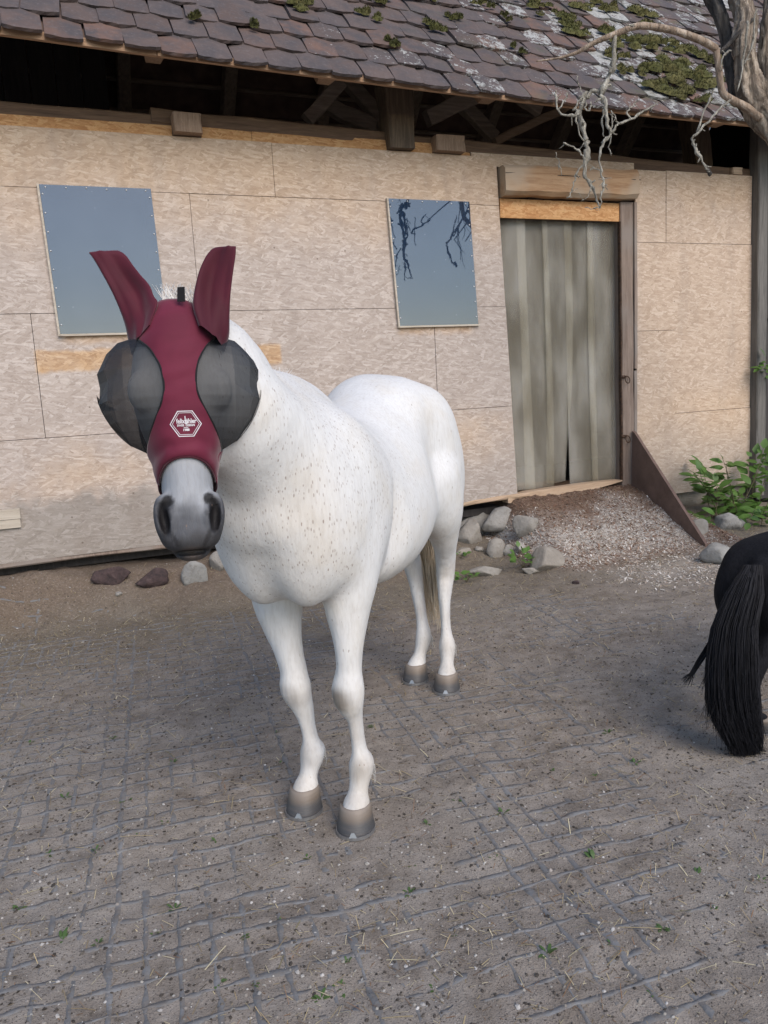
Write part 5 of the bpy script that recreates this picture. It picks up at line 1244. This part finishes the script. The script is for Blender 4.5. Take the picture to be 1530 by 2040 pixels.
for k in range(1900):
    a = R.uniform(-1, 1); dp = R.uniform(-1, 1); cut_ = .45 + .65 * R.random() ** .7; P = []; ph1 = R.uniform(0, 6.28); ph2 = R.uniform(2.5, 6)
    a = math.copysign(abs(a) ** .8, a)
    for i, (x, y, w) in enumerate(spine):
        q = i / (len(spine) - 1)
        if q > cut_: break
        jx = R.gauss(0, 1.5) + 6 * q * math.sin(q * ph2 + ph1)
        P.append(bloc(atY(x + a * w + jx, y + R.uniform(-3, 3), 2.40 - .09 * math.sin(q * 2.2) + .07 * dp * (w / 50) * math.sqrt(max(0, 1 - a * a)))))
    e_ = P[-1] - P[-2]; P.append(P[-1] + e_ * R.uniform(.2, .9) + np.array([R.gauss(0, .012), R.gauss(0, .012), 0]))
    paths.append(curve_pts(P, 2)); rad.append(R.uniform(.0008, .0019))
for k in range(60):                                                   # a lock blown out to the side
    a = R.uniform(-1, 1); P = [bloc(atY(x + a * w, y + R.uniform(-2, 2), 2.36)) for x, y, w in ((1440, 1240, 10), (1415, 1285, 7), (1395, 1315, 6), (1380, 1340, 5), (1366 + R.uniform(-8, 10), 1358 + R.uniform(-14, 14), 6))]
    paths.append(P); rad.append(R.uniform(.0012, .0022))
strands('tail', None, paths, rad, M['blacktail'], bp)
# ------------------------------------------------------------------ gnarled old tree leaning in from the right
def bark(name, lo_, hi_, sc=1.):
    t = NT(name); co = t.coord(); n1 = t.noise(t.map(co, scale=(26 * sc, 26 * sc, 5 * sc)), 1., 6, .7, 1.); n2 = t.noise(co, 8, 4, .6)
    c = t.ramp(n1, [(.32, tuple(q * .35 for q in lo_)), (.48, lo_), (.66, hi_)]); c = t.mix(t.math('MULTIPLY', t.step(n2, .5, .7), .5), c, tuple(q * .6 for q in lo_))
    return t.fin(c, .9, t.bump(n1, 1., .03))
M['bark'] = bark('shaggy grey-brown bark', (.20, .155, .115), (.50, .42, .33)); M['bark_dark'] = bark('dark bark', (.055, .048, .042), (.14, .12, .10))
M['twig'] = bark('lichen-grey dead twig', (.36, .33, .27), (.62, .59, .51), 2.); M['deadwood'] = bark('barkless pale branch', (.33, .24, .17), (.52, .43, .34), 1.)
tbase = atY(1715, 1080, 4.55); tbase = np.array([tbase[0], tbase[1], 0.])
tree = tag(empty('gnarled_tree', tbase.tolist()), 'gnarled old tree with shaggy bark and dead hanging twigs over the roof edge', 'tree')
def limb(name, px, Y, r, m, n=10, wig=.12, seed=0, parent=tree, sub=6):
    Y = [Y] * len(px) if np.isscalar(Y) else Y
    P = [atY(x, y, yy) - tbase for (x, y), yy in zip(px, Y)]; P = curve_pts(P, sub); k = len(P); rr = np.interp(np.linspace(0, 1, k), np.linspace(0, 1, len(r)), r)
    R = random.Random(seed); rr = [q * (1 + R.uniform(-wig, wig)) for q in rr]
    mb = MB()
    if name == 'twig':
        P = [q + np.array([R.gauss(0, .0035), R.gauss(0, .0035), R.gauss(0, .0035)]) for q in P]
        for q in range(max(2, k // 5)):
            i_ = R.randrange(1, k - 1); d_ = np.array([R.gauss(0, 1), R.gauss(0, .6), R.gauss(-.1, 1)]); d_ /= np.linalg.norm(d_); l_ = R.uniform(.012, .05)
            mb.tube([P[i_], P[i_] + d_ * l_ * .6, P[i_] + d_ * l_ + np.array([0, 0, R.uniform(-.01, .01)])], [rr[i_] * .7, rr[i_] * .5, rr[i_] * .55], 5)
            rr[i_] *= 1.5
    mb.tube(P, rr, n); o = mb.build(name, m, parent, True)
    if n >= 10:                                                       # shaggy bark: ridges running along the limb
        v = np.array([q.co for q in o.data.vertices]); ii = np.arange(len(v)); a_ = (ii % n) / n * 2 * math.pi; L_ = np.array(rr)[np.minimum(ii // n, k - 1)]; le = np.concatenate([[0], np.cumsum(np.linalg.norm(np.diff(np.array(P), axis=0), axis=1))])[np.minimum(ii // n, k - 1)]
        d = 1.1 * fbm(np.cos(a_ + le * 1.5) * 3.2, np.sin(a_ + le * 1.5) * 3.2, le * 5, o=4, seed=seed) + .35 * fbm(np.cos(a_) * 9, np.sin(a_) * 9, le * 9, o=2, seed=seed + 5)
        ax = np.repeat(np.array(P), n, 0)[:len(v)]; o.data.vertices.foreach_set('co', (ax + (v - ax) * (1 + .62 * d)[:, None]).astype(np.float32).ravel())
    return o
pb = proj(tbase); 
limb('trunk', [pb, (1712, 800), (1695, 520), (1640, 345), (1548, 258), (1502, 190), (1487, 135), (1480, 88), (1488, 42), (1476, 0), (1462, -60), (1470, -200)], [4.55, 4.55, 4.52, 4.5, 4.48, 4.46, 4.45, 4.45, 4.46, 4.5, 4.5, 4.5], [.14, .12, .10, .075, .052, .046, .046, .042], M['bark'], 44, .02, 1, sub=26)
limb('limb', [(1640, 345), (1560, 235), (1532, 150), (1535, 60), (1545, -40)], 4.55, [.06, .05, .045, .04], M['bark'], 28, .02, 2, sub=24)
limb('limb', [(1500, 232), (1470, 190), (1458, 150), (1450, 95), (1438, 42), (1420, 0), (1405, -50)], [4.5, 4.52, 4.55, 4.56, 4.57, 4.6, 4.6], [.04, .034, .03, .034, .036], M['bark_dark'], 24, .02, 3, sub=20)
limb('branch', [(1516, 236), (1488, 215), (1453, 196), (1438, 180), (1431, 130), (1427, 98)], 4.42, [.022, .02, .018, .017], M['deadwood'], 9, .04, 4)
limb('branch', [(1427, 98), (1400, 82), (1345, 62), (1290, 52), (1262, 54), (1230, 66), (1186, 84), (1150, 104), (1115, 115), (1068, 122)], [4.42, 4.4, 4.38, 4.36, 4.36, 4.36, 4.36, 4.38, 4.4, 4.4], [.018, .019, .018, .017, .015, .012, .007, .003], M['deadwood'], 9, .05, 5)
limb('branch', [(1430, 108), (1455, 85), (1478, 60), (1500, 38)], 4.42, [.012, .012, .01], M['bark_dark'], 7, .05, 6)
TW = [([(1229, 62), (1222, 96), (1224, 122), (1216, 144), (1206, 167), (1197, 187)], [.012, .011, .010]),
      ([(1197, 187), (1180, 182), (1166, 195), (1158, 212), (1155, 231), (1165, 272), (1170, 288), (1168, 314), (1165, 346), (1178, 368), (1190, 400), (1197, 416)], [.010, .011, .011, .011, .012, .010, .006, .003]),
      ([(1197, 189), (1206, 208), (1208, 240), (1216, 266), (1200, 285), (1195, 307), (1197, 340), (1203, 362), (1197, 388), (1194, 413)], [.010, .009, .007, .006, .0055, .005, .003]),
      ([(1216, 265), (1232, 247), (1258, 237), (1283, 221), (1312, 206)], [.006, .006, .005, .003]), ([(1258, 237), (1250, 222), (1262, 208), (1270, 200)], [.004, .003]), ([(1232, 247), (1226, 236), (1222, 226)], [.003, .002]),
      ([(1202, 216), (1201, 245), (1202, 272)], [.0035, .003]), ([(1219, 216), (1218, 260), (1214, 301), (1220, 304)], [.003, .0025]),
      ([(1120, 285), (1142, 291), (1158, 307), (1165, 318)], [.0035, .005]), ([(1168, 318), (1149, 346), (1146, 359), (1139, 381), (1131, 395)], [.005, .004, .003]), ([(1108, 304), (1114, 325), (1120, 345)], [.002, .002]),
      ([(1155, 226), (1139, 231), (1114, 221), (1107, 192), (1109, 182)], [.006, .005, .004, .003]), ([(1114, 219), (1131, 187)], [.004, .003]), ([(1142, 221), (1156, 200), (1171, 184)], [.006, .006]), ([(1151, 216), (1149, 250), (1162, 282)], [.004, .004]),
      ([(1166, 205), (1168, 222), (1178, 214), (1176, 203)], [.005, .004]), ([(1152, 152), (1154, 172), (1160, 183)], [.002, .002]), ([(1178, 368), (1170, 392), (1160, 400)], [.003, .002]), ([(1196, 340), (1184, 336), (1176, 338)], [.003, .002]), ([(1197, 412), (1184, 416), (1166, 414)], [.0025, .002]), ([(1203, 362), (1194, 355)], [.003, .002]),
      ([(1453, 200), (1418, 234), (1389, 266), (1381, 279), (1389, 304), (1408, 336), (1413, 343)], [.006, .0055, .006, .006, .005, .004]), ([(1421, 178), (1405, 221), (1388, 264)], [.0035, .005]),
      ([(1490, 42), (1485, 83), (1482, 122), (1469, 183)], [.005, .005, .004, .003]), ([(1505, 20), (1500, 80), (1482, 130)], [.004, .003]), ([(1455, 100), (1440, 115), (1436, 140)], [.004, .003]), ([(1260, 52), (1248, 48)], [.004, .002]), ([(1190, 84), (1178, 70)], [.003, .002])]
for k, (px, r) in enumerate(TW): limb('twig', px, 4.36 + .04 * math.sin(k * 2.1), [q * 1.05 for q in r], M['twig'], 6, .22, 30 + k, sub=4)
limb('twig_stub', [(1408, 334), (1414, 346), (1412, 350)], 4.38, [.009, .012, .006], M['bark_dark'], 6, .2, 77)
# hanging boughs just outside the frame, seen mirrored in the right-hand window
R = random.Random(3)
def hang(p0, p1, p2, r):
    P = curve_pts([np.array(q) - tbase for q in (p0, p1, p2)], 8); mb = MB(); mb.tube(P, np.linspace(r, r * .35, len(P)), 7); mb.build('bough', M['bark_dark'], tree, True)
    for k in range(5):
        b = P[R.randint(4, len(P) - 1)]; ln = R.uniform(.18, .42); q = [b]
        d = np.array([R.uniform(-.5, .5), R.uniform(-.5, .5), -1.])
        for i in range(5): d = d + np.array([R.uniform(-.45, .45), R.uniform(-.45, .45), -.2]); d /= np.linalg.norm(d); q.append(q[-1] + d * ln / 5)
        mb = MB(); mb.tube(q, np.linspace(r * .35, r * .12, 6), 5); mb.build('twig', M['bark_dark'], tree, True)
tt0 = atY(1560, 200, 4.5)
for p1, p2, r in (((2.42, 4.25, 2.95), (2.30, 3.95, 2.62), .016), ((2.55, 4.1, 3.0), (2.55, 3.75, 2.66), .014), ((2.45, 4.3, 2.82), (2.25, 4.15, 2.52), .012), ((2.75, 4.0, 2.95), (2.85, 3.5, 2.70), .014), ((2.6, 3.9, 3.05), (2.45, 3.5, 2.85), .013)):
    hang((tt0[0], tt0[1], tt0[2]), p1, p2, r)
# ------------------------------------------------------------------ green plants
def leafmat(name, a, b):
    t = NT(name); n1 = t.noise(t.coord(), 30, 3); c = t.mix(t.rand(), t.ramp(n1, [(.3, a), (.7, b)]), tuple((p_ + q) / 2 * .8 for p_, q in zip(a, b)))
    tl = t.n('BsdfTranslucent'); t.set(tl.inputs[0], c); t.fin(c, .5); mx = t.n('MixShader'); mx.inputs[0].default_value = .3
    t.t.links.new(t.p.outputs[0], mx.inputs[1]); t.t.links.new(tl.outputs[0], mx.inputs[2]); t.t.links.new(mx.outputs[0], t.out.inputs[0]); return t.m
M['leaf'] = leafmat('fresh green leaf', (.07, .15, .028), (.14, .26, .055)); M['weedleaf'] = leafmat('weed leaf', (.06, .12, .03), (.12, .20, .06))
t = NT('green stem'); M['stem'] = t.fin((.10, .085, .04), .7)
def leaf_mesh(name, L, W, m, teeth=.0, seed=0):
    R = random.Random(seed); prof = [(0, .06), (.15, .55), (.35, 1.), (.55, .92), (.75, .6), (.9, .25), (1., .0)]; V = []; Fq = []
    for i, (q, w) in enumerate(prof):
        sag = -.18 * q * q * L; ww = W / 2 * w * (1 + R.uniform(-teeth, teeth))
        V += [(q * L, -ww, sag + .12 * ww), (q * L, 0, sag), (q * L, ww, sag + .12 * ww)]
    for i in range(len(prof) - 1):
        a = i * 3; Fq += [(a, a + 1, a + 4, a + 3), (a + 1, a + 2, a + 5, a + 4)]
    return mesh(name, V, Fq, m, True)
leaves = [leaf_mesh('leaf', .078, .046, M['leaf'], .12, 1), leaf_mesh('leaf', .095, .05, M['leaf'], .12, 2), leaf_mesh('leaf', .06, .04, M['leaf'], .12, 3)]
smallleaves = [leaf_mesh('leaf', .05, .036, M['leaf'], .15, 4), leaf_mesh('leaf', .06, .045, M['leaf'], .15, 5)]
def place_leaf(me, parent, pos, d, up=(0, 0, 1), sc=1.):
    d = Vector(d).normalized(); u_ = Vector(up); y = u_.cross(d)
    if y.length < 1e-3: y = Vector((0, 1, 0))
    y.normalize(); z = d.cross(y); m = Matrix((d, y, z)).transposed().to_4x4() @ Matrix.Scale(sc, 4); m.translation = Vector(pos)
    o = link('leaf', me, parent); o.matrix_local = m; return o
R = random.Random(14)
def sprig(root, P, n_pairs, ls, r=.004, start=.3, sc=1., fin=True):
    C = curve_pts([np.array(q) for q in P], 6); mb = MB(); mb.tube(C, np.linspace(r, r * .4, len(C)), 5); mb.build('stem', M['stem'], root, True)
    for k in range(n_pairs):
        i = int((start + (1 - start) * (k + .5) / n_pairs) * (len(C) - 2)); b = C[i]; tdir = C[i + 1] - C[i]; tdir /= np.linalg.norm(tdir) + 1e-9
        side = np.cross(tdir, [0, 0, 1.]); side = side / (np.linalg.norm(side) + 1e-6)
        for sg in (-1, 1):
            d = side * sg * R.uniform(.6, 1.1) + tdir * R.uniform(.2, .7) + np.array([R.uniform(-.4, .4), R.uniform(-.5, .2), R.uniform(-.35, .35)])
            pt = b + d * R.uniform(.006, .03); place_leaf(R.choice(ls), root, pt, d, (R.uniform(-.3, .3), R.uniform(-.9, -.1), 1), sc * R.uniform(.75, 1.15))
    place_leaf(R.choice(ls), root, C[-1], C[-1] - C[-2], (0, -.4, 1), sc)
def plant(name, px, py, label, cat='plant', group=None):
    q = ground_hit(px, py); return tag(empty(name, q.tolist()), label, cat, group), q
sh, q0 = plant('leafy_shrub', 1462, 1068, 'leafy green shrub growing against the right end of the barn wall')
def on_off(x, y, off): return from_barn(*wall_pt(x, y, off)) - q0
for (pts, npr) in (([(1462, 1068), (1448, 1010), (1425, 960), (1398, 925)], 6), ([(1450, 1062), (1420, 1000), (1400, 965), (1384, 945)], 5), ([(1470, 1065), (1462, 1000), (1450, 945), (1440, 915)], 6), ([(1480, 1062), (1485, 1000), (1495, 950), (1505, 905)], 6),
                   ([(1440, 1066), (1408, 1040), (1385, 1025), (1362, 1020)], 5), ([(1455, 1072), (1430, 1058), (1410, 1050), (1395, 1052)], 4), ([(1490, 1060), (1510, 1010), (1522, 960), (1530, 920)], 6), ([(1475, 1070), (1470, 1045), (1462, 1020), (1475, 985)], 5), ([(1500, 1068), (1515, 1050), (1525, 1030), (1545, 1005)], 5), ([(1465, 1075), (1452, 1066), (1445, 1075), (1440, 1085)], 3), ([(1445, 1066), (1432, 1030), (1428, 1000), (1440, 970)], 4), ([(1500, 1070), (1505, 1040), (1490, 1010), (1482, 1030)], 4)):
    offs = np.linspace(.22, R.uniform(.15, .42), 4); sprig(sh, [on_off(x, y, o_) for (x, y), o_ in zip(pts, offs)], npr + 2, leaves, .0045, .2, 1.3)
    j_ = [(x + R.uniform(-22, 22), y + R.uniform(-14, 14)) for x, y in pts]; sprig(sh, [on_off(x, y, o_) for (x, y), o_ in zip(j_, offs * R.uniform(.7, 1.6))], npr + 1, leaves, .004, .2, 1.25)
cl, q0 = plant('climbing_sprig', 1548, 1040, 'young green shoot of climbing leaves beside the grey corner post')
sprig(cl, [on_off(x, y, .12) for x, y in ((1548, 1040), (1552, 900), (1545, 800), (1528, 735), (1512, 735))], 5, leaves, .004, .72); sprig(cl, [on_off(x, y, .12) for x, y in ((1550, 850), (1540, 760), (1525, 712))], 4, leaves, .003, .5)
w1, q0 = plant('leafy_weed', 1042, 1136, 'bright green leafy weed growing beside the big grey boulder')
for a in range(7):
    an = a * .9; sprig(w1, [(0, 0, 0), (.02 * math.cos(an), .02 * math.sin(an), .05), (.06 * math.cos(an), .06 * math.sin(an), .08 + .03 * (a % 3))], 1, smallleaves, .002, .6, .9)
w2, q0 = plant('leafy_weed', 930, 1160, 'small green weed in front of the flat slate slab')
for a in range(5):
    an = a * 1.3; sprig(w2, [(0, 0, 0), (.02 * math.cos(an), .02 * math.sin(an), .03), (.05 * math.cos(an), .05 * math.sin(an), .045)], 1, smallleaves, .002, .6, .75)
w3, q0 = plant('leafy_weed', 918, 1112, 'low green weed at the foot of the pony hind leg and stones')
for a in range(4):
    an = a * 1.6; sprig(w3, [(0, 0, 0), (.02 * math.cos(an), .02 * math.sin(an), .02), (.04 * math.cos(an), .04 * math.sin(an), .03)], 1, smallleaves, .002, .6, .6)
# small weeds in the yard, each one mesh
def weed_mesh(seed):
    R = random.Random(seed); mb = MB()
    for k in range(R.randint(5, 9)):
        a = R.uniform(0, 6.28); L = R.uniform(.010, .024); w = L * R.uniform(.22, .4); up = R.uniform(.25, .9); d = np.array([math.cos(a), math.sin(a), up]); d /= np.linalg.norm(d); s = np.array([-math.sin(a), math.cos(a), 0])
        b = np.array([R.uniform(-.004, .004), R.uniform(-.004, .004), -.001]); mb.add([b, b + d * L * .5 - s * w / 2, b + d * L * .5 + s * w / 2, b + d * L * .8 - s * w * .4 + np.array([0, 0, -.001]), b + d * L * .8 + s * w * .4 + np.array([0, 0, -.001]), b + d * L + np.array([0, 0, -.003])], [(0, 1, 2), (1, 3, 4, 2), (3, 5, 4)])
    return mesh('yard_weed', mb.v, mb.f, M['weedleaf'], False)
wm = [weed_mesh(i) for i in range(7)]
spots = [(35, 1810), (190, 1695), (430, 1675), (95, 1705), (480, 1870), (815, 1780), (910, 1595), (850, 1640), (985, 1710), (900, 1865), (820, 1725), (730, 1450), (1185, 1548), (1320, 1850), (610, 1710), (330, 1640), (270, 1665), (250, 1595), (125, 1870), (195, 1880), (640, 1990), (690, 1915), (1515, 1755), (1425, 1815), (1300, 1980), (1180, 1710), (345, 1520), (225, 1470), (550, 1460), (130, 1590), (560, 1520), (435, 1960), (505, 1960), (310, 1860), (1265, 1520), (1100, 1535), (1000, 1620), (560, 1835), (1105, 1355), (930, 1150), (1210, 1460), (60, 1480), (680, 1970), (350, 1810), (1220, 1880), (865, 1970), (1390, 1740), (1090, 1900)]
for i, (x, y) in enumerate(spots):
    q = ground_hit(x, y); o = link('yard_weed', wm[i % 7]); o.location = q.tolist(); o.rotation_euler = (0, 0, R.uniform(0, 6.28)); s_ = R.uniform(.7, 1.35); o.scale = (s_, s_, s_)
    tag(o, 'tiny green weed sprouting from the trodden yard soil', 'weed', 'tiny weeds in the yard')
